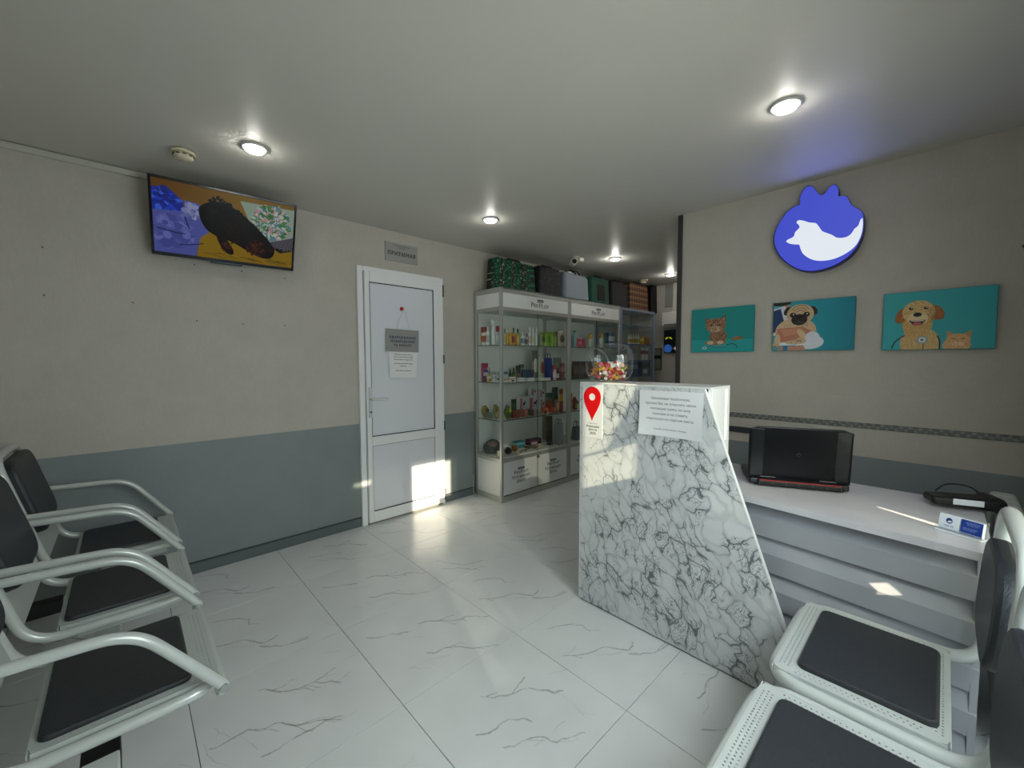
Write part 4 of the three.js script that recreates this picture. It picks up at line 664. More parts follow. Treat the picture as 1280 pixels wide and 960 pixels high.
// ---------------------------------------------------------------- far end of the hall
{
  const x = XE;
  const t = thing('television', 'small dark screen on the far end wall', 'television', [x, 1.585, -2.52]);
  obj('casing', rbox(0.03, 0.32, 0.46, 0.006, -0.02, 0, 0), M('#0a0a0c', 0.3), t);
  const pic = canvasTex(256, 180, (g, w, h) => { g.fillStyle = '#07080a'; g.fillRect(0, 0, w, h); g.fillStyle = '#2c5aa0'; g.beginPath(); g.ellipse(30, 150, 34, 36, 0, 0, 7); g.fill(); g.fillStyle = '#a8b428'; for (const s of [-1, 1]) { g.beginPath(); g.ellipse(36 + s * 16, 62, 15, 7, s * 0.6, 0, 7); g.fill(); } g.fillStyle = '#9ab0c8'; g.beginPath(); g.ellipse(100, 150, 18, 14, 0, 0, 7); g.fill(); g.fillStyle = '#6a3038'; g.fillRect(70, 140, 16, 16); });
  obj('screen', sheet(0.44, 0.30).rotateY(-Math.PI / 2).translate(-0.0356, 0, 0), new THREE.MeshPhysicalMaterial({ color: '#020202', roughness: 0.2, emissive: '#ffffff', emissiveMap: pic, emissiveIntensity: 0.7 }), t);
  const u = thing('wall_unit', 'white boxy unit on the end wall above the small screen', 'unit', [x, 1.885, -2.52]);
  obj('housing', rbox(0.16, 0.19, 0.40, 0.012, -0.08, 0, 0), M('#cfcfc9', 0.45), u); obj('outlet_slot', rbox(0.02, 0.018, 0.34, 0.004, -0.155, -0.075, 0), M('#6a6a66', 0.6), u);
  const d = thing('air_duct', 'pale vertical duct running down to the white unit', 'duct', [x, 1.98, -2.585]);
  obj('duct_pipe', rbox(0.06, 0.406, 0.07, 0.01, -0.03, 0.204, 0), M('#c6c6be', 0.5), d); obj('duct_collar', rbox(0.075, 0.03, 0.085, 0.006, -0.036, 0.016, 0), M('#bdbdb5', 0.5), d);
  const p = thing('access_panel', 'flat grey access panel under the ceiling on the end wall', 'panel', [x, 2.225, -2.69]);
  obj('cover', rbox(0.012, 0.31, 0.13, 0.003, -0.006, 0, 0), M('#8d8f8b', 0.55), p); obj('cover_rim', merge([rbox(0.016, 0.008, 0.13, 0.002, -0.008, -0.151, 0), rbox(0.016, 0.31, 0.008, 0.002, -0.008, 0, 0.061)]), M('#6f716d', 0.55), p);
  const f = thing('picture_frame', 'narrow dark framed certificate low on the end wall', 'frame', [x, 1.338, -2.86]);
  obj('frame', merge([rbox(0.015, 0.012, 0.14, 0.003, -0.008, 0.15, 0), rbox(0.015, 0.012, 0.14, 0.003, -0.008, -0.15, 0), rbox(0.015, 0.30, 0.012, 0.003, -0.008, 0, 0.064), rbox(0.015, 0.30, 0.012, 0.003, -0.008, 0, -0.064)]), M('#1d2a22', 0.4), f);
  obj('certificate', box(0.004, 0.29, 0.125, -0.004, 0, 0), M('#8d9480', 0.5), f); obj('dark_band', box(0.005, 0.05, 0.12, -0.0045, 0.03, 0), M('#1c2a20', 0.5), f);
}

// ---------------------------------------------------------------- reception counter
const CXP = 1.787;
{
  const t = thing('reception_counter', 'white marble patterned reception counter with a slanted edge', 'counter', [CXP, 0, 0]);
  const marble = dataTex(1024, 1280, (u, v, c) => {
    let x = u * 1.12, y = v * 1.4; const w1 = fbm(x * 7, y * 7, 101, 4) - 0.5, w2 = fbm(x * 7 + 9, y * 7, 151, 4) - 0.5;
    const X = x + 0.10 * w1 + 0.022 * (fbm(x * 38, y * 38, 5, 2) - 0.5), Y = y + 0.10 * w2 + 0.022 * (fbm(x * 38 + 4, y * 38, 15, 2) - 0.5);
    const ca = Math.cos(0.42), sa = Math.sin(0.42), a = (X * ca + Y * sa) * 19, b = (-X * sa + Y * ca) * 9.5;
    const cell = (p, q, s) => { const i = Math.floor(p), j = Math.floor(q); let f1 = 9, f2 = 9; for (let m = -1; m < 2; m++) for (let n = -1; n < 2; n++) { const dx = i + m + hash(i + m, j + n, s) - p, dy = j + n + hash(i + m, j + n, s + 1) - q, d = Math.sqrt(dx * dx + dy * dy); if (d < f1) { f2 = f1; f1 = d; } else if (d < f2) f2 = d; } return f2 - f1; };
    const m1 = fbm(x * 3.2 + 3, y * 3.2, 201, 3), m2 = fbm(x * 14, y * 14, 231, 3), dens = step(0.22, 0.58, m1);
    const e1 = cell(a, b, 300), e2 = cell(a * 2.3 + 7, b * 2.3, 310), e3 = cell(a * 5 + 3, b * 5, 330);
    let k = 0;
    const m3 = fbm(x * 34 + 5, y * 34, 261, 2);
    k += (1 - step(0.0, 0.045 + 0.075 * m2 * dens, e1)) * step(0.30, 0.56, m2) * (0.5 + 0.45 * dens) * (0.45 + 0.9 * m3);
    k += (1 - step(0.0, 0.075, e2)) * step(0.25, 0.75, dens) * step(0.42, 0.60, m2) * 0.75 * (0.3 + m3);
    k += (1 - step(0.0, 0.16, e3)) * dens * step(0.48, 0.62, m2) * 0.6 * (0.3 + m3);
    k += (1 - step(0, 0.4, e1)) * dens * 0.14 + 0.05 * dens;
    k = Math.min(0.92, k); const n = 0.93 + 0.07 * fbm(x * 10, y * 10, 401, 3);
    c[0] = (0.895 * n) * (1 - k) + 0.38 * k; c[1] = (0.91 * n) * (1 - k) + 0.40 * k; c[2] = (0.912 * n) * (1 - k) + 0.415 * k;
  });
  const marbleMat = new THREE.MeshPhysicalMaterial({ map: marble, roughness: 0.28 });
  const out = [[-1.348, 0.008], [-0.277, 0.008], [-0.70, 1.198], [-1.348, 1.198]];
  const g = prism(out.map(([z, y]) => [-z, y]), 0.018); g.rotateY(Math.PI / 2); // x -> -z, depth -> +x
  uvBy(g, (x, y, z) => [(z + 1.36) / 1.12, y / 1.4]);
  obj('front_panel', g, marbleMat, t);
  const edge = M('#eef0ef', 0.3);
  const ln = Math.hypot(0.423, 1.19), an = Math.atan2(0.423, 1.19);
  obj('edge_band', box(0.0185, ln, 0.003, 0.009, 0.603, -0.487).applyMatrix4(new THREE.Matrix4()), edge, t).geometry = (() => { const b = new THREE.BoxGeometry(0.0188, ln, 0.003); b.rotateX(-an); b.translate(0.009, 0.603, -0.487); return b; })();
  obj('edge_band', box(0.0188, 1.19, 0.003, 0.009, 0.603, -1.349), edge, t);
  obj('top_board', rspan(-0.002, 0.225, 1.198, 1.206, -1.35, -0.672, 0.002), M('#e8e9e7', 0.3), t);
  obj('end_panel', rspan(0.018, 0.225, 0.02, 1.198, -0.69, -0.672, 0.002), edge, t);
  obj('end_panel', rspan(0.018, 0.225, 0.02, 1.198, -1.347, -1.329, 0.002), edge, t);
  obj('back_panel', rspan(0.207, 0.225, 0.76, 1.198, -1.33, -0.69, 0.002), edge, t);
  obj('plinth', rspan(0.006, 0.016, 0, 0.01, -1.34, -0.29, 0.001), M('#1a1a1a', 0.8), t);
}
{ // sticker with the map pin
  const s = thing('award_sticker', 'white award sticker with a red map pin', 'sticker', [CXP - 0.0012, 1.055, -1.270], -Math.PI / 2);
  const w = 0.128, h = 0.285;
  obj('sticker_sheet', rbox(w, h, 0.0016, 0.0006), M('#e4e6e6', 0.35), s);
  const sh = new THREE.Shape(), r = 0.054, cy = 0.074; // pin outline
  sh.moveTo(0, cy - 0.128); sh.bezierCurveTo(-0.006, cy - 0.098, -r, cy - 0.05, -r, cy); sh.absarc(0, cy, r, Math.PI, 0, true); sh.bezierCurveTo(r, cy - 0.05, 0.006, cy - 0.098, 0, cy - 0.128);
  const hole = new THREE.Path(); hole.absarc(0, cy, 0.019, 0, Math.PI * 2); sh.holes.push(hole);
  obj('map_pin', new THREE.ExtrudeGeometry(sh, { depth: 0.0012, bevelEnabled: false, curveSegments: 24 }).translate(0, 0, 0.0006), M('#d80f14', 0.3), s);
  const tx = canvasTex(256, 192, (g, a, b) => { g.fillStyle = '#e4e6e6'; g.fillRect(0, 0, a, b); g.textAlign = 'center'; g.fillStyle = '#4a4a4a'; g.font = '22px sans-serif'; g.fillText('Яндекс Карты', a / 2, 34); g.fillStyle = '#151515'; g.font = 'bold 42px sans-serif'; g.fillText('Хорошее', a / 2, 80); g.fillText('место', a / 2, 122); g.fillText('2025', a / 2, 170); });
  obj('sticker_print', sheet(0.112, 0.078).translate(0.004, -0.094, 0.0011), new THREE.MeshPhysicalMaterial({ map: tx, roughness: 0.35 }), s);
}
{ // visitors' notice
  const s = thing('paper_notice', 'white printed notice to visitors stuck on the marble counter', 'notice', [CXP - 0.003, 1.0765, -0.846], -Math.PI / 2);
  s.rotation.z = 0;
  const g = new THREE.PlaneGeometry(0.297, 0.21, 16, 10), q = g.attributes.position;
  for (let i = 0; i < q.count; i++) { const x = q.getX(i), y = q.getY(i); q.setZ(i, 0.001 + 0.012 * Math.pow(Math.abs(x) / 0.148, 2.2) * (0.6 - y / 0.21) + 0.002 * Math.sin(y * 22 + x * 9)); }
  g.computeVertexNormals();
  const tx = canvasTex(1024, 724, (c, w, h) => { c.fillStyle = '#eceeef'; c.fillRect(0, 0, w, h); c.fillStyle = '#2b3038'; c.textAlign = 'center'; c.font = '56px sans-serif'; ['Уважаемые посетители,', 'просим Вас не отпускать своих', 'питомцев гулять по залу', 'клиники и не ставить', 'переноски на сидячие места.'].forEach((t, i) => c.fillText(t, w / 2, 140 + i * 82)); c.font = '34px sans-serif'; c.fillText('Спасибо, коллектив вет. клиники', w / 2, 622); });
  obj('notice_sheet', g, new THREE.MeshPhysicalMaterial({ map: tx, roughness: 0.45, side: THREE.DoubleSide }), s);
}
// candy jar
{
  const cx = 1.90, cz = -1.245, y0 = 1.206, a = 0.125, b = 0.095, H = 0.205;
  const t = thing('candy_jar', 'clear glass candy jar with a slanted opening on the counter', 'jar', [cx, y0, cz], -0.95);
  const shell = (s, inner) => { const g = new THREE.SphereGeometry(1, 48, 32), q = g.attributes.position; for (let i = 0; i < q.count; i++) { let x = q.getX(i), y = q.getY(i), z = q.getZ(i); const e = 3.2, k = Math.pow(Math.pow(Math.abs(x), e) + Math.pow(Math.abs(y), e) + Math.pow(Math.abs(z), e), -1 / e); q.setXYZ(i, x * k * a * s, H / 2 + y * k * H / 2 * s, z * k * b * s); } g.computeVertexNormals(); return g; };
  obj('glass_shell', shell(1), M('#ffffff', 0.02, { transmission: 1, thickness: 0, ior: 1.5 }), t);
  obj('rim', new THREE.TorusGeometry(0.058, 0.0016, 8, 40).rotateX(0.55).rotateY(-0.75).translate(-0.055, H * 0.62, 0.03), M('#eef2f1', 0.05, { transmission: 0.85, thickness: 0 }), t);
  seed = 4242;
  const names = ['red', 'golden yellow', 'pale grey', 'lime yellow', 'pink', 'cream white', 'amber', 'crimson', 'green'];
  const cols = ['#c8242c', '#e0b030', '#d8d4c8', '#cdd24a', '#d86a7a', '#e8e4d8', '#c88a2c', '#b81c34', '#7a9a3a'];
  const geo = merge([new THREE.SphereGeometry(0.0125, 10, 8).scale(1.25, 0.9, 0.9)]), tw = new THREE.ConeGeometry(0.010, 0.014, 8);
  const body = [0, 1, 2].map(() => geo);
  let count = 0;
  for (let layer = 0; layer < 4; layer++) for (let i = 0; i < 30; i++) {
    const ang = rnd() * 6.283, rr = Math.sqrt(rnd()), x = Math.cos(ang) * rr * (a - 0.05), z = Math.sin(ang) * rr * (b - 0.046), y = 0.028 + layer * 0.0195 + 0.006 * rnd();
    if (layer === 3 && rnd() < 0.5 || layer === 2 && rnd() < 0.2 || (layer < 2 && rr < 0.55)) continue;
    const ci = rnd() * cols.length | 0, c = thing('wrapped_candy', names[ci] + ' wrapped candy in the glass jar on the counter', 'candy', [0, 0, 0], 0, names[ci] + ' candies in the jar');
    const col = cols[ci], p = V(x, y, z).applyAxisAngle(V(0, 1, 0), -0.95);
    c.position.set(cx + p.x, y0 + y, cz + p.z); c.rotation.set(rnd() * 1.2 - 0.6, rnd() * 6.28, rnd() * 1.2 - 0.6);
    obj('sweet', geo, M(col, 0.3), c);
    for (const s of [-1, 1]) { const w = obj('wrapper_twist', tw, M(col, 0.3), c); w.rotation.z = s * Math.PI / 2; w.position.x = s * 0.019; }
    count++;
  }
}

// ---------------------------------------------------------------- desk behind the counter
const DESK = { y: 0.75 };
{
  const fx = (z) => 1.845 - 0.108 * (z + 0.2); // the front edge runs slightly askew to the wall
  const t = thing('reception_desk', 'grey slatted reception desk with a pale grey top', 'desk', [0, 0, 0]);
  const z0 = -1.32, zn = -0.662, nx = 2.03, z1 = 0.122, bx = 2.43;
  const woodTex = dataTex(512, 256, (u, v, c) => { const n = 0.93 + 0.07 * fbm(u * 4, v * 70, 501, 4); c[0] = 0.80 * n; c[1] = 0.80 * n; c[2] = 0.82 * n; });
  const wood = new THREE.MeshPhysicalMaterial({ map: woodTex, roughness: 0.33 });
  const top = prism([[nx, -zn], [fx(zn), -zn], [fx(z1), -z1], [bx, -z1], [bx, -z0], [nx, -z0]], 0.026); top.rotateX(-Math.PI / 2).translate(0, 0.724, 0); uvBy(top, (x, y, z) => [z / 1.2, x / 0.6]);
  obj('desk_top', top, wood, t);
  const slat = M('#a7abb2', 0.38), n = 5, hh = 0.1445, y1 = 0.722, inset = 0.045, sz = z1 - 0.012;
  for (let k = 0; k < n; k++) {
    const yt = y1 - k * hh, yb = yt - hh + 0.002; // profile: sloping recess, ridge, flat drop
    const prof = [[0.030, yt], [0.002, yt - hh * 0.42], [0, yt - hh * 0.45], [0.004, yb], [0.05, yb], [0.05, yt]];
    const g = prism(prof, 1, 0).scale(1, 1, sz - zn); g.translate(0, 0, zn);
    const q = g.attributes.position; for (let i = 0; i < q.count; i++) q.setX(i, q.getX(i) + fx(q.getZ(i)) + inset);
    g.computeVertexNormals(); obj('slat', g, slat, t);
  }
  obj('side_panel', rspan(fx(z1) + 0.05, bx - 0.01, 0, 0.724, z1 - 0.03, z1 - 0.012, 0.002), slat, t);
  obj('side_panel', rspan(nx + 0.02, bx - 0.01, 0, 0.724, z0 + 0.01, z0 + 0.028, 0.002), slat, t);
}
{ // laptop seen from behind
  const A = V(2.071, 0, -0.6), B = V(2.231, 0, -0.256), c = A.clone().add(B).multiplyScalar(0.5), w = A.distanceTo(B), yaw = Math.atan2(B.x - A.x, B.z - A.z); // local x -> along A..B
  const t = thing('laptop', 'thick black laptop with red rear vents, lid seen from behind', 'laptop', [c.x, 0.75, c.z], yaw - Math.PI / 2);
  // local: x from B (negative?) to A; z towards the visitors
  const body = M('#0c0e11', 0.35), lidm = M('#06080b', 0.3, { specularIntensity: 0.45 });
  obj('base', rbox(w * 0.985, 0.026, 0.27, 0.006, 0, 0.019, -0.135), body, t);
  obj('rear_deck', rbox(w * 0.82, 0.022, 0.03, 0.004, 0, 0.018, 0.006), M('#121417', 0.5), t);
  for (let k = 0; k < 6; k++) obj('vent', rbox(w * 0.115, 0.010, 0.006, 0.002, (k - 2.5) * w * 0.133, 0.016, 0.020), M('#050505', 0.7), t);
  for (let k = 0; k < 7; k++) obj('vent_fin', rbox(0.006, 0.012, 0.008, 0.001, (k - 3) * w * 0.133, 0.016, 0.020), M('#3a3a3c', 0.4, { metalness: 0.6 }), t);
  obj('red_stripe', rbox(w * 0.80, 0.0035, 0.006, 0.001, 0, 0.0305, 0.019), M('#a01c18', 0.4), t);
  for (const s of [-1, 1]) obj('foot', rbox(0.03, 0.008, 0.02, 0.002, s * w * 0.4, 0.004, -0.01), M('#080808', 0.8), t);
  const L = 0.235, sh = shapeOf([[-w / 2, 0], [w / 2, 0], [w / 2, L - 0.012], [w / 2 - 0.03, L], [-w / 2 + 0.03, L], [-w / 2, L - 0.012]]);
  const lid = prism(sh, 0.010, 0.003).rotateX(0.10).translate(0, 0.034, -0.028);
  obj('lid', lid, lidm, t);
  for (const s of [-1, 1]) obj('lid_bevel', rbox(0.05, L * 0.94, 0.004, 0.0018, s * (w / 2 - 0.03), L / 2 + 0.002, 0.0135).rotateX(0.10).translate(0, 0.034, -0.028), M('#0a0d11', 0.25), t);
  obj('emblem', new THREE.TorusGeometry(0.007, 0.002, 6, 12).translate(0, L * 0.5, 0.0136).rotateX(0.10).translate(0, 0.034, -0.028), M('#14181c', 0.35), t);
  for (const s of [-1, 1]) obj('lid_hinge', cyl(0.009, 0.06, 0, 0, 0, 12).rotateZ(Math.PI / 2).translate(s * w * 0.3, 0.036, -0.022), body, t);
}
{ // card terminal
  const t = thing('payment_terminal', 'black handheld payment terminal lying on the desk', 'terminal', [2.315, 0.75, 0.065], -0.05);
  t.rotation.y = -1.18;
  const b = M('#0d0e10', 0.4);
  const g = new RoundedBoxGeometry(0.20, 0.042, 0.085, 4, 0.014), q = g.attributes.position; for (let i = 0; i < q.count; i++) { const k = q.getX(i) / 0.2 + 0.5; q.setY(i, q.getY(i) * (0.75 + 0.4 * k) + 0.03); } g.computeVertexNormals();
  obj('housing', g, b, t);
  obj('display', rbox(0.075, 0.003, 0.05, 0.001, 0.005, 0.0478, 0, 0, 0, 0.05), M('#4a4c74', 0.2), t);
  for (let i = 0; i < 4; i++) for (let j = 0; j < 3; j++) obj('key', rbox(0.009, 0.004, 0.013, 0.001, -0.088 + i * 0.0125, 0.0455, (j - 1) * 0.019), M(i === 3 ? '#1d5a34' : j === 0 && i === 0 ? '#5a2c20' : '#2b3a30', 0.4), t);
  obj('paper_label', rbox(0.085, 0.022, 0.002, 0.0006, 0.0, 0.034, 0.043), M('#d8dde4', 0.4), t);
  obj('paper_roll_cover', new THREE.CylinderGeometry(0.028, 0.028, 0.08, 20).rotateX(Math.PI / 2).translate(0.078, 0.034, 0), b, t);
  obj('cable', wire([[-0.06, 0.048, -0.045], [-0.02, 0.075, -0.06], [0.05, 0.07, -0.06], [0.11, 0.012, -0.045], [0.16, 0.006, -0.02]], 0.0028, 36, 6), b, t);
}
{ // business cards
  const t = thing('business_card_holder', 'clear holder with white and blue business cards on the desk', 'card holder', [1.962, 0.75, 0.058], -Math.PI / 2 - 0.48);
  const cl = M('#f4f8fb', 0.05, { transmission: 0.9, thickness: 0 });
  obj('holder_back', rbox(0.112, 0.052, 0.003, 0.001, 0, 0.03, -0.016, -0.16), cl, t);
  obj('holder_base', rbox(0.115, 0.004, 0.05, 0.0015, 0, 0.002, 0), M('#dfe6ec', 0.15), t);
  obj('holder_lip', rbox(0.115, 0.014, 0.003, 0.001, 0, 0.009, 0.018), cl, t);
  const card = (blue) => canvasTex(256, 200, (g, w, h) => { g.fillStyle = blue ? '#1c3f98' : '#dfe9f2'; g.fillRect(0, 0, w, h); if (blue) { smallPrint(g, 140, 44, 160, 15, '#a8bcec', 3); smallPrint(g, 140, 66, 130, 12, '#a8bcec', 4); smallPrint(g, 110, 120, 170, 13, '#a8bcec', 5); smallPrint(g, 100, 142, 150, 13, '#a8bcec', 6); } else { g.fillStyle = '#1c2f78'; g.beginPath(); g.arc(w / 2, 78, 40, 0, 7); g.fill(); g.fillStyle = '#dfe9f2'; g.beginPath(); g.ellipse(w / 2 + 6, 88, 26, 14, -0.3, 0, 7); g.fill(); smallPrint(g, w / 2, 160, 120, 16, '#2c3f88', 9); } });
  for (const [k, bl] of [[-1, false], [1, true]]) { const st = obj('card_stack', rbox(0.052, 0.048, 0.014, 0.001, k * 0.0275, 0.03, 0.0, -0.16), M('#e9edf0', 0.45), t); obj('card_face', G(sheet(0.052, 0.046), k * 0.0275, 0, 0).rotateX(-0.16).translate(0, 0.0312, 0.0076), new THREE.MeshPhysicalMaterial({ map: card(bl), roughness: 0.35 }), st); }
}
{ // sectional radiator under the window end
  const t = thing('radiator', 'white ribbed radiator at the end of the desk', 'radiator', [2.0, 0, 0.19]);
  const m = M('#b9bdb6', 0.4), n = 9, pw = 0.082;
  for (let k = 0; k < n; k++) obj('radiator_section', merge([rbox(pw - 0.004, 0.56, 0.026, 0.008, k * pw, 0.46, -0.028), rbox(pw * 0.35, 0.56, 0.07, 0.006, k * pw, 0.46, 0), rbox(pw - 0.003, 0.05, 0.075, 0.016, k * pw, 0.732, 0, 0, 0, 0, 3)]), m, t);
  obj('header_pipe', cyl(0.014, n * pw, 0, 0, 0, 14).rotateZ(Math.PI / 2).translate((n - 1) * pw / 2, 0.22, 0), m, t);
  for (const k of [1.5, 6.5]) obj('bracket_leg', rbox(0.03, 0.2, 0.03, 0.003, k * pw, 0.1, 0), m, t);
}
{ // window stay catch at the frame edge of the picture
  const p = V(3.0, 1.83, 0.245), t = thing('wall_hook', 'small dark grey hook in the wall corner beside the dog picture', 'hook', [XR, 1.825, 0.232]);
  obj('hook_plate', rbox(0.006, 0.05, 0.024, 0.002, -0.003, 0.012, 0.012), M('#5d666c', 0.4), t);
  obj('hook_arm', pipe([[-0.004, 0.0, 0.012], [-0.03, -0.006, 0.008], [-0.036, 0.012, -0.006]], 0.006, 0.01, 8), M('#3f474d', 0.4), t);
}

// ---------------------------------------------------------------- sign and canvas pictures on the wall behind the desk
{
  const O = [[440, 265], [445, 200], [470, 140], [510, 100], [545, 95], [575, 115], [605, 155], [640, 180], [670, 165], [710, 115], [745, 85], [770, 85], [790, 110], [798, 150], [795, 188], [830, 185], [870, 190], [890, 215], [910, 260], [950, 290], [1000, 320], [1020, 345], [1028, 390], [1030, 440], [1022, 510], [1000, 580], [960, 660], [900, 730], [820, 790], [740, 830], [650, 860], [560, 875], [480, 870], [400, 845], [320, 795], [260, 735], [225, 670], [205, 600], [215, 530], [240, 460], [290, 380], [340, 320], [400, 280]];
  const K = [[412, 430], [430, 410], [470, 412], [530, 430], [590, 437], [620, 470], [650, 510], [700, 530], [740, 545], [780, 568], [830, 572], [880, 560], [920, 530], [945, 490], [980, 460], [1000, 410], [1018, 388], [1024, 440], [1017, 510], [990, 590], [950, 650], [890, 700], [820, 740], [740, 770], [650, 783], [580, 778], [520, 755], [470, 715], [448, 670], [435, 635], [400, 632], [350, 625], [318, 605], [330, 590], [385, 560], [400, 520], [440, 475], [430, 450]];
  const xf = XR - 0.055, toW = ([a, b]) => { const p = onX(940 + a / 7.382, 220 + b / 7.382, xf); return [-p.z, p.y]; }; // local: x = -z
  const t = thing('lightbox_sign', 'glowing blue lightbox sign with a white curled cat', 'sign', [xf, 0, 0]);
  const oo = O.map(toW), kk = K.map(toW), flip = (pts) => new THREE.Shape(pts.map(([x, y]) => new THREE.Vector2(x, y)));
  const smooth = (pts, n = 160) => new THREE.CatmullRomCurve3(pts.map(([x, y]) => V(x, y, 0)), true, 'centripetal').getPoints(n).slice(0, -1).map((p) => [p.x, p.y]);
  const so = smooth(oo), sk = smooth(kk), mx = so.reduce((q, p) => q + p[0], 0) / so.length, my = so.reduce((q, p) => q + p[1], 0) / so.length, rim = so.map(([x, y]) => [mx + (x - mx) * 1.022, my + (y - my) * 1.022]);
  const turn = (g) => g.rotateY(Math.PI / 2); // shape x -> -z, +z -> +x (towards the wall)
  obj('sign_body', turn(new THREE.ExtrudeGeometry(flip(rim), { depth: 0.053, bevelEnabled: false })), M('#12186a', 0.35), t);
  obj('sign_face_glow', turn(new THREE.ExtrudeGeometry(flip(so), { depth: 0.002, bevelEnabled: false })).translate(-0.0022, 0, 0), new THREE.MeshPhysicalMaterial({ color: '#10186a', roughness: 0.45, emissive: new THREE.Color(0.06, 0.085, 0.62), emissiveIntensity: 0.9 }), t);
  obj('cat_glow', turn(new THREE.ExtrudeGeometry(flip(sk), { depth: 0.0014, bevelEnabled: false })).translate(-0.0038, 0, 0), new THREE.MeshPhysicalMaterial({ color: '#8a8c90', roughness: 0.45, emissive: new THREE.Color(0.74, 0.79, 0.86), emissiveIntensity: 1.0 }), t);
  const cz = -(oo.reduce((s, p) => s + p[0], 0) / oo.length), cy = 2.10;
  const l = new THREE.RectAreaLight(new THREE.Color(0.22, 0.26, 1.0), 2.2, 0.34, 0.40); l.name = 'sign_light'; l.position.set(-0.012, cy, cz); t.add(l); l.lookAt(-3, cy, cz);
  t.updateMatrixWorld(true); l.lookAt(xf - 3, cy, cz);
}
function canvasPicture(z0, z1, y0, y1, draw, label) {
  const w = z1 - z0, h = y1 - y0, t = thing('canvas_picture', label, 'picture', [XR, (y0 + y1) / 2, (z0 + z1) / 2], -Math.PI / 2);
  const d = 0.028;
  const tx = canvasTex(640, 480, draw);
  obj('stretched_canvas', rbox(w, h, d, 0.003, 0, 0, d / 2), M('#1d8f92', 0.6), t);
  obj('printed_face', sheet(w - 0.004, h - 0.004).translate(0, 0, d + 0.0006), new THREE.MeshPhysicalMaterial({ map: tx, roughness: 0.55 }), t);
}
const E2 = (g, x, y, a, b, c, r = 0) => { g.fillStyle = c; g.beginPath(); g.ellipse(x, y, a, b, r, 0, 7); g.fill(); };
const poly = (g, pts, c) => { g.fillStyle = c; g.beginPath(); pts.forEach(([x, y], i) => (i ? g.lineTo(x, y) : g.moveTo(x, y))); g.closePath(); g.fill(); };
const furry = (g, x, y, a, b, cols, n = 300, l = 12, dir = null) => { for (let i = 0; i < n; i++) { const q = rnd() * 6.283, r = Math.sqrt(rnd()), px = x + Math.cos(q) * r * a, py = y + Math.sin(q) * r * b, d = dir ?? q; g.strokeStyle = cols[rnd() * cols.length | 0]; g.lineWidth = 1 + 2 * rnd(); g.beginPath(); g.moveTo(px, py); g.lineTo(px + Math.cos(d) * l, py + Math.sin(d) * l); g.stroke(); } };
canvasPicture(-1.274, -0.872, 1.377, 1.683, (g, w, h) => { // kitten
  seed = 11; g.fillStyle = '#128b88'; g.fillRect(0, 0, w, h); g.fillStyle = '#1f9c9c'; g.fillRect(0, h * 0.72, w, h * 0.28);
  const fur = ['#8a5a3a', '#a87850', '#6a4430', '#c0a080', '#54382a'];
  E2(g, 490, 340, 60, 18, '#8a6448', -0.2); furry(g, 490, 340, 58, 16, fur, 120, 10);
  E2(g, 290, 320, 88, 80, '#86624a'); furry(g, 290, 310, 92, 88, [...fur, '#3c2a20'], 900, 14, 1.5);
  E2(g, 260, 380, 120, 22, '#9a7a5c'); furry(g, 260, 380, 118, 20, fur, 200, 10);
  poly(g, [[150, 90], [165, 190], [235, 150]], '#7a4c38'); poly(g, [[165, 112], [176, 172], [214, 150]], '#c08a7c');
  poly(g, [[370, 72], [290, 140], [362, 182]], '#7a4c38'); poly(g, [[356, 98], [312, 142], [352, 164]], '#c08a7c');
  E2(g, 260, 195, 102, 78, '#96684a'); furry(g, 260, 190, 104, 80, [...fur, '#4a3024', '#d0b090'], 800, 12); for (let k = -2; k < 3; k++) { g.strokeStyle = '#4a2c1c'; g.lineWidth = 6; g.beginPath(); g.moveTo(260 + k * 16, 128); g.lineTo(260 + k * 11, 160); g.stroke(); } furry(g, 260, 225, 60, 32, ['#d8c8b0', '#c8b498'], 200, 8);
  for (const s of [-1, 1]) { E2(g, 262 + s * 44, 186, 17, 14, '#3a4a3c'); E2(g, 262 + s * 44, 186, 7, 13, '#0c0c0c'); E2(g, 266 + s * 44, 181, 3, 3, '#fff'); }
  poly(g, [[250, 222], [274, 222], [262, 234]], '#a05a50'); g.strokeStyle = '#5a3a30'; g.lineWidth = 3; g.beginPath(); g.moveTo(262, 234); g.lineTo(262, 246); g.stroke();
  for (const s of [-1, 1]) { E2(g, 262 + s * 52, 378, 34, 20, '#c8b098'); }
  g.strokeStyle = '#16282c'; g.lineWidth = 7; g.beginPath(); g.moveTo(150, 430); g.bezierCurveTo(220, 380, 300, 460, 380, 410); g.bezierCurveTo(440, 380, 480, 400, 490, 440); g.stroke();
  g.strokeStyle = '#b8d8dc'; g.lineWidth = 3; g.beginPath(); g.moveTo(150, 426); g.bezierCurveTo(220, 376, 300, 456, 380, 406); g.stroke(); E2(g, 146, 436, 26, 16, '#c8d8d8'); E2(g, 146, 436, 15, 9, '#6a8488');
}, 'turquoise canvas picture of a kitten with a stethoscope');
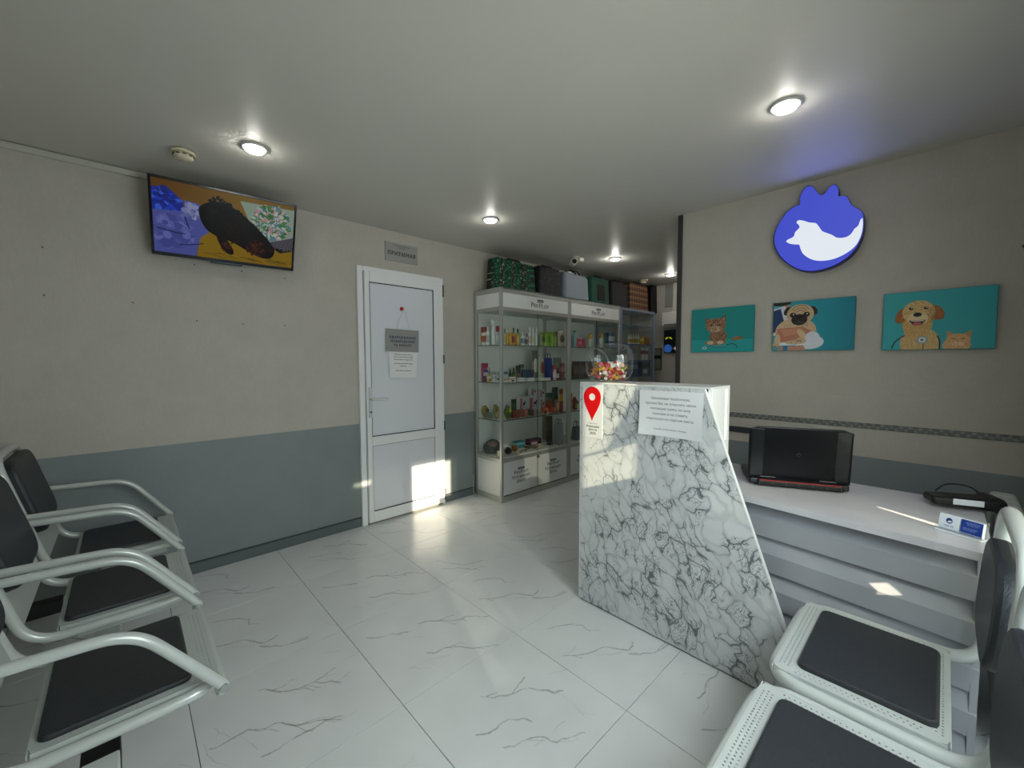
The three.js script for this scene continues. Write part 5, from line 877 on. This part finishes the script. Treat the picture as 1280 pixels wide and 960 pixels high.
canvasPicture(-0.761, -0.359, 1.377, 1.680, (g, w, h) => { // pug in arms
  seed = 12; const gr = g.createLinearGradient(0, 0, w, 0); gr.addColorStop(0, '#3f9fae'); gr.addColorStop(0.55, '#1d93a4'); gr.addColorStop(1, '#0f7f94'); g.fillStyle = gr; g.fillRect(0, 0, w, h);
  poly(g, [[0, 60], [110, 30], [160, 120], [150, 300], [0, 330]], '#c8d0d8'); poly(g, [[0, 80], [60, 60], [110, 260], [0, 300]], '#1e3a66'); E2(g, 60, 6, 90, 28, '#2a1c18'); poly(g, [[90, 30], [140, 30], [130, 90]], '#b88470');
  E2(g, 300, 400, 120, 70, '#d8dce4'); poly(g, [[60, 250], [330, 250], [390, 420], [60, 430]], '#dfe3ea');
  E2(g, 190, 290, 170, 130, '#cbb08c'); furry(g, 190, 290, 168, 128, ['#d8c09c', '#c0a078', '#a88460', '#e0ccac', '#8a6a4a'], 1100, 12, 1.4);
  poly(g, [[30, 260], [250, 250], [330, 300], [220, 370], [60, 400]], '#b87860'); poly(g, [[60, 270], [240, 260], [280, 300], [100, 340]], '#c88a70');
  for (const [x, y, r] of [[250, 330, 0.9], [40, 380, 1.6]]) { E2(g, x, y, 66, 26, '#d0b690', r); E2(g, x - 20, y + 44, 30, 20, '#c8aa84'); for (let k = -1; k < 2; k++) E2(g, x - 26 + k * 14, y + 58, 4, 7, '#3a2c24'); }
  E2(g, 120, 90, 28, 44, '#2a201c', 0.5); E2(g, 330, 100, 30, 46, '#2a201c', -0.5);
  E2(g, 225, 130, 112, 100, '#c8ac86'); furry(g, 225, 125, 108, 94, ['#d4bc98', '#bc9c74', '#a88860'], 500, 8);
  g.strokeStyle = '#6a5038'; g.lineWidth = 5; for (let k = 0; k < 3; k++) { g.beginPath(); g.arc(226, 130 - k * 6, 40 + k * 18, 3.6, 5.8); g.stroke(); }
  E2(g, 220, 180, 66, 54, '#231c1a'); for (const s of [-1, 1]) { E2(g, 222 + s * 56, 132, 26, 24, '#1c1614'); E2(g, 222 + s * 56, 132, 16, 16, '#3a2418'); E2(g, 227 + s * 56, 126, 5, 5, '#fff'); }
  E2(g, 220, 158, 24, 14, '#0a0808'); g.strokeStyle = '#6a5a54'; g.lineWidth = 4; g.beginPath(); g.arc(196, 186, 26, 0.2, 2.2); g.stroke(); g.beginPath(); g.arc(246, 186, 26, 0.9, 2.9); g.stroke();
  poly(g, [[60, 440], [260, 430], [280, 480], [40, 480]], '#c08c74'); poly(g, [[90, 436], [130, 432], [130, 480], [90, 480]], '#2a7aa0'); E2(g, 330, 360, 58, 60, '#d8dce6');
}, 'turquoise canvas picture of a pug held in arms');
canvasPicture(-0.2405, 0.1615, 1.372, 1.674, (g, w, h) => { // labrador and cat
  seed = 13; g.fillStyle = '#2fa6ac'; g.fillRect(0, 0, w, h);
  const y1 = ['#d8b878', '#c8a060', '#e0c890', '#b88c4c'];
  E2(g, 230, 430, 120, 130, '#cfae72'); furry(g, 230, 420, 118, 120, y1, 900, 16, 1.5);
  E2(g, 210, 270, 90, 110, '#c89c58'); furry(g, 210, 280, 88, 100, y1, 400, 14, 1.5);
  E2(g, 118, 190, 38, 70, '#9a5c24', 0.4); E2(g, 318, 180, 42, 66, '#9a5c24', -0.5); furry(g, 118, 190, 34, 60, ['#8a4c1c', '#b0702c'], 120, 12, 1.6); furry(g, 318, 180, 36, 56, ['#8a4c1c', '#b0702c'], 120, 12, 1.5);
  E2(g, 214, 170, 96, 96, '#d4b478'); furry(g, 214, 165, 92, 90, [...y1, '#a87838'], 700, 10); furry(g, 290, 190, 26, 60, ['#b08848', '#9a7034'], 160, 10, 1.4);
  E2(g, 212, 222, 62, 52, '#e0cc9c'); for (const s of [-1, 1]) { E2(g, 214 + s * 44, 138, 14, 12, '#1c120c'); E2(g, 218 + s * 44, 134, 4, 4, '#fff'); }
  E2(g, 210, 190, 26, 18, '#1a1412'); poly(g, [[158, 236], [262, 236], [236, 276], [186, 276]], '#2a1210'); E2(g, 210, 266, 26, 16, '#b85a5a'); poly(g, [[170, 238], [252, 238], [246, 246], [176, 246]], '#e8dcc8');
  g.strokeStyle = '#14181c'; g.lineWidth = 9; g.beginPath(); g.moveTo(140, 360); g.bezierCurveTo(90, 390, 70, 420, 60, 470); g.stroke(); g.beginPath(); g.moveTo(330, 370); g.bezierCurveTo(350, 410, 350, 440, 346, 480); g.stroke();
  E2(g, 244, 402, 34, 34, '#98a4a6'); E2(g, 244, 402, 22, 22, '#e0e6e6'); E2(g, 244, 402, 10, 10, '#54605f'); g.strokeStyle = '#3a4446'; g.lineWidth = 6; g.beginPath(); g.moveTo(252, 436); g.lineTo(254, 480); g.stroke();
  const ct = ['#d8a468', '#c88c4c', '#e8c898'];
  E2(g, 440, 450, 76, 60, '#d4a878'); furry(g, 440, 450, 74, 56, ct, 300, 10);
  poly(g, [[384, 330], [384, 410], [440, 376]], '#c8905c'); poly(g, [[520, 330], [462, 374], [512, 412]], '#c8905c'); E2(g, 448, 410, 66, 50, '#d8a870'); furry(g, 448, 410, 62, 46, ct, 300, 8);
  for (const s of [-1, 1]) { g.strokeStyle = '#6a4a20'; g.lineWidth = 5; g.beginPath(); g.moveTo(448 + s * 14, 402); g.lineTo(448 + s * 38, 396); g.stroke(); }
  poly(g, [[440, 418], [456, 418], [448, 428]], '#b06a5a'); furry(g, 448, 440, 30, 14, ['#f0e0c8'], 80, 6);
}, 'turquoise canvas picture of a smiling dog and ginger cat');

// ---------------------------------------------------------------- waiting benches
const panGeo = (w, d) => {
  const r = 0.03, s = new THREE.Shape(), x = w / 2, y = d / 2;
  s.moveTo(-x + r, -y); s.lineTo(x - r, -y); s.quadraticCurveTo(x, -y, x, -y + r); s.lineTo(x, y - r); s.quadraticCurveTo(x, y, x - r, y); s.lineTo(-x + r, y); s.quadraticCurveTo(-x, y, -x, y - r); s.lineTo(-x, -y + r); s.quadraticCurveTo(-x, -y, -x + r, -y);
  const hole = (hx, hy) => { const p = new THREE.Path(); p.absellipse(hx, hy, 0.0029, 0.0029, 0, Math.PI * 2); s.holes.push(p); };
  const pitch = 0.0115, nx = Math.floor((w - 0.07) / pitch), ny = Math.floor((d - 0.10) / pitch);
  for (let i = 0; i <= nx; i++) for (const k of [0, 1, 2]) hole(-(nx * pitch) / 2 + i * pitch + (k % 2) * pitch / 2 - pitch / 4, -y + 0.014 + k * 0.010); // front rows
  for (let i = 0; i <= nx; i++) for (const k of [0, 1]) hole(-(nx * pitch) / 2 + i * pitch + (k % 2) * pitch / 2 - pitch / 4, y - 0.014 - k * 0.010); // rear rows
  for (let j = 0; j <= ny; j++) for (const sd of [-1, 1]) for (const k of [0, 1]) hole(sd * (x - 0.016 - k * 0.011), -(ny * pitch) / 2 + j * pitch + (k % 2) * pitch / 2);
  const g = new THREE.ExtrudeGeometry(s, { depth: 0.002, bevelEnabled: false, curveSegments: 2 });
  return g.rotateX(Math.PI / 2); // shape y -> +z... front rows at +z after the turn below
};
const padShape = (w, d, r) => { const s = new THREE.Shape(), x = w / 2, y = d / 2; s.moveTo(-x + r, -y); s.lineTo(x - r, -y); s.quadraticCurveTo(x, -y, x, -y + r); s.lineTo(x, y - r); s.quadraticCurveTo(x, y, x - r, y); s.lineTo(-x + r, y); s.quadraticCurveTo(-x, y, -x, y - r); s.lineTo(-x, -y + r); s.quadraticCurveTo(-x, -y, -x + r, -y); return s; };
const muv = (g) => uvBy(g, (x, y, z) => [x * 4 + y * 1.7, z * 4 + y * 1.7]);
// one seat in its own axes: front towards +z, origin on the floor below the middle of the seat
function seat(bench, cx, cz, turn, o) {
  const pl = (g) => g.rotateY(turn).translate(cx, 0, cz), W = o.w, fr = o.r, ys = 0.432, zf = 0.178, zb = -0.205, rec = o.recline;
  const top = o.top, zt = zb - 0.03 - rec, yk = 0.50;
  // bent frame: down one side of the back, along the seat and round the front
  obj('frame', pl(pipe([[-W / 2, ys, zf], [-W / 2, ys, zb - 0.03], [-W / 2 + 0.004, top, zt], [W / 2 - 0.004, top, zt], [W / 2, ys, zb - 0.03], [W / 2, ys, zf]], fr, 0.085, 12, true)), paintMetal, bench);
  const pan = obj('seat_pan', pl(panGeo(W - 0.028, 0.352).translate(0, 0.4525, 0.004)), panMetal, bench);
  pan.geometry = pl(panGeo(W - 0.028, 0.352).rotateY(Math.PI).translate(0, 0.4525, 0.004));
  obj('seat_flange', pl(merge([rbox(W - 0.03, 0.018, 0.004, 0.0015, 0, 0.443, 0.178), rbox(W - 0.03, 0.012, 0.003, 0.001, 0, 0.446, -0.171), rbox(0.003, 0.014, 0.34, 0.001, -W / 2 + 0.016, 0.4455, 0.004), rbox(0.003, 0.014, 0.34, 0.001, W / 2 - 0.016, 0.4455, 0.004)])), panMetal, bench);
  obj('cushion', pl(muv(prism(padShape(W - (o.padin ?? 0.125), 0.268, 0.018), 0.006, 0.007).rotateX(-Math.PI / 2).translate(0, 0.4535, o.padz ?? -0.018))), padMat, pan);
  const L = top - yk, ang = Math.atan2(rec, top - ys);
  const bw = W - (o.padw ?? 0.075), bh = o.padh, bs = padShape(bw, bh, Math.min(bw, bh) * o.round);
  const bp = prism(bs, o.padt, 0.012); bp.rotateX(-ang); const yc = o.pady; bp.translate(0, yc, zb - 0.03 - rec * (yc - ys) / (top - ys) + 0.006);
  const back = obj('backrest', pl(muv(bp)), padMat, bench);
  if (o.plate) obj('back_plate', pl(rbox(W - 0.04, 0.17, 0.003, 0.001, 0, 0, 0).rotateX(-ang).translate(0, 0.565, zb - 0.03 - rec * (0.565 - ys) / (top - ys) + 0.004)), panMetal, back);
  if (o.arms) obj('front_rail', pl(pipe([[-o.arm, ys + 0.004, zf], [0, ys + 0.004, zf], [o.arm, ys + 0.004, zf]], fr * 1.02, 0.02, 12)), paintMetal, bench);
  if (o.arms) for (const s of [-1, 1]) {
    const x = s * (o.arm - 0.004), za = zb - 0.03 - rec * (0.69 - ys) / (top - ys);
    obj('armrest', pl(pipe([[x + s * 0.004, 0.692, za - 0.012], [x + s * 0.004, 0.676, 0.012], [x + s * 0.004, ys + 0.012, zf + 0.004]], o.armr, 0.07, 12)), paintMetal, bench);
    obj('end_plug', pl(cyl(0.011, 0.006, 0, 0, 0, 14).rotateZ(Math.PI / 2).translate(x + s * (o.armr + 0.004), ys + 0.012, zf + 0.004)), M('#8f9896', 0.3), bench);
  }
}
{
  const t = thing('waiting_bench', 'three-seat grey metal waiting bench with armrests by the television wall', 'bench', [0, 0, 0]);
  for (const z of [-1.568, -2.170, -2.785]) seat(t, -0.020, z, Math.PI / 2, { w: 0.452, arm: 0.258, padin: 0.088, padw: 0.03, r: 0.0145, recline: 0.13, top: 0.93, padh: 0.30, padt: 0.022, pady: 0.752, round: 0.22, arms: true, armr: 0.0135, plate: true });
  const bm = M('#c6cbc8', 0.4);
  obj('beam', rspan(-0.110, -0.044, 0.325, 0.385, -3.02, -1.2, 0.004), bm, t);
  obj('tape_band', rspan(-0.1115, -0.0425, 0.3235, 0.3865, -1.405, -1.335, 0.002), M('#070708', 0.6), t);
  for (const z of [-1.568, -2.170, -2.785]) for (const k of [-0.17, 0.17]) obj('seat_bracket', rspan(-0.15, 0.12, 0.385, 0.42, z + k - 0.012, z + k + 0.012, 0.003), bm, t);
  for (const z of [-2.475]) { obj('crossbar', rspan(-0.22, -0.05, 0.30, 0.345, z - 0.02, z + 0.02, 0.004), bm, t); obj('crossbar_cap', rspan(-0.33, -0.22, 0.295, 0.352, z - 0.025, z + 0.025, 0.006), M('#0a0b0b', 0.5), t); }
  for (const z of [-1.42, -2.86]) { obj('leg', rspan(-0.108, -0.062, 0.03, 0.33, z - 0.025, z + 0.025, 0.005), bm, t); obj('foot', rspan(-0.33, 0.12, 0, 0.032, z - 0.025, z + 0.025, 0.008), bm, t); }
}
{
  const t = thing('waiting_bench', 'grey metal waiting bench without armrests in front of the desk', 'bench', [0, 0, 0]);
  for (const x of [1.532, 1.0]) seat(t, x, -0.128, Math.PI, { w: 0.478, r: 0.0185, recline: 0.03, top: 0.91, padh: 0.235, padt: 0.018, pady: 0.728, round: 0.46, padw: 0.13, padz: -0.012 });
  const bm = M('#c6cbc8', 0.4);
  obj('beam', rspan(0.70, 1.80, 0.325, 0.385, -0.14, -0.075, 0.004), bm, t);
  for (const x of [1.532, 1.0]) for (const k of [-0.16, 0.16]) obj('seat_bracket', rspan(x + k - 0.012, x + k + 0.012, 0.385, 0.42, -0.24, 0.02, 0.003), bm, t);
  for (const x of [0.82, 1.66]) { obj('leg', rspan(x - 0.025, x + 0.025, 0.03, 0.33, -0.13, -0.084, 0.005), bm, t); obj('foot', rspan(x - 0.025, x + 0.025, 0, 0.032, -0.30, 0.10, 0.008), bm, t); }
}
{ // loose cable beside the cabinet
  const c = obj('power_cable', wire([[2.455, 0.20, -3.150], [2.462, 0.12, -3.152], [2.45, 0.04, -3.140], [2.44, 0.006, -3.10], [2.47, 0.005, -3.06]], 0.004, 40, 6), M('#b9bab4', 0.5)); tag(c, 'thin white power cable hanging beside the glass cabinet', 'cable');
}
renderer.render(scene, camera);
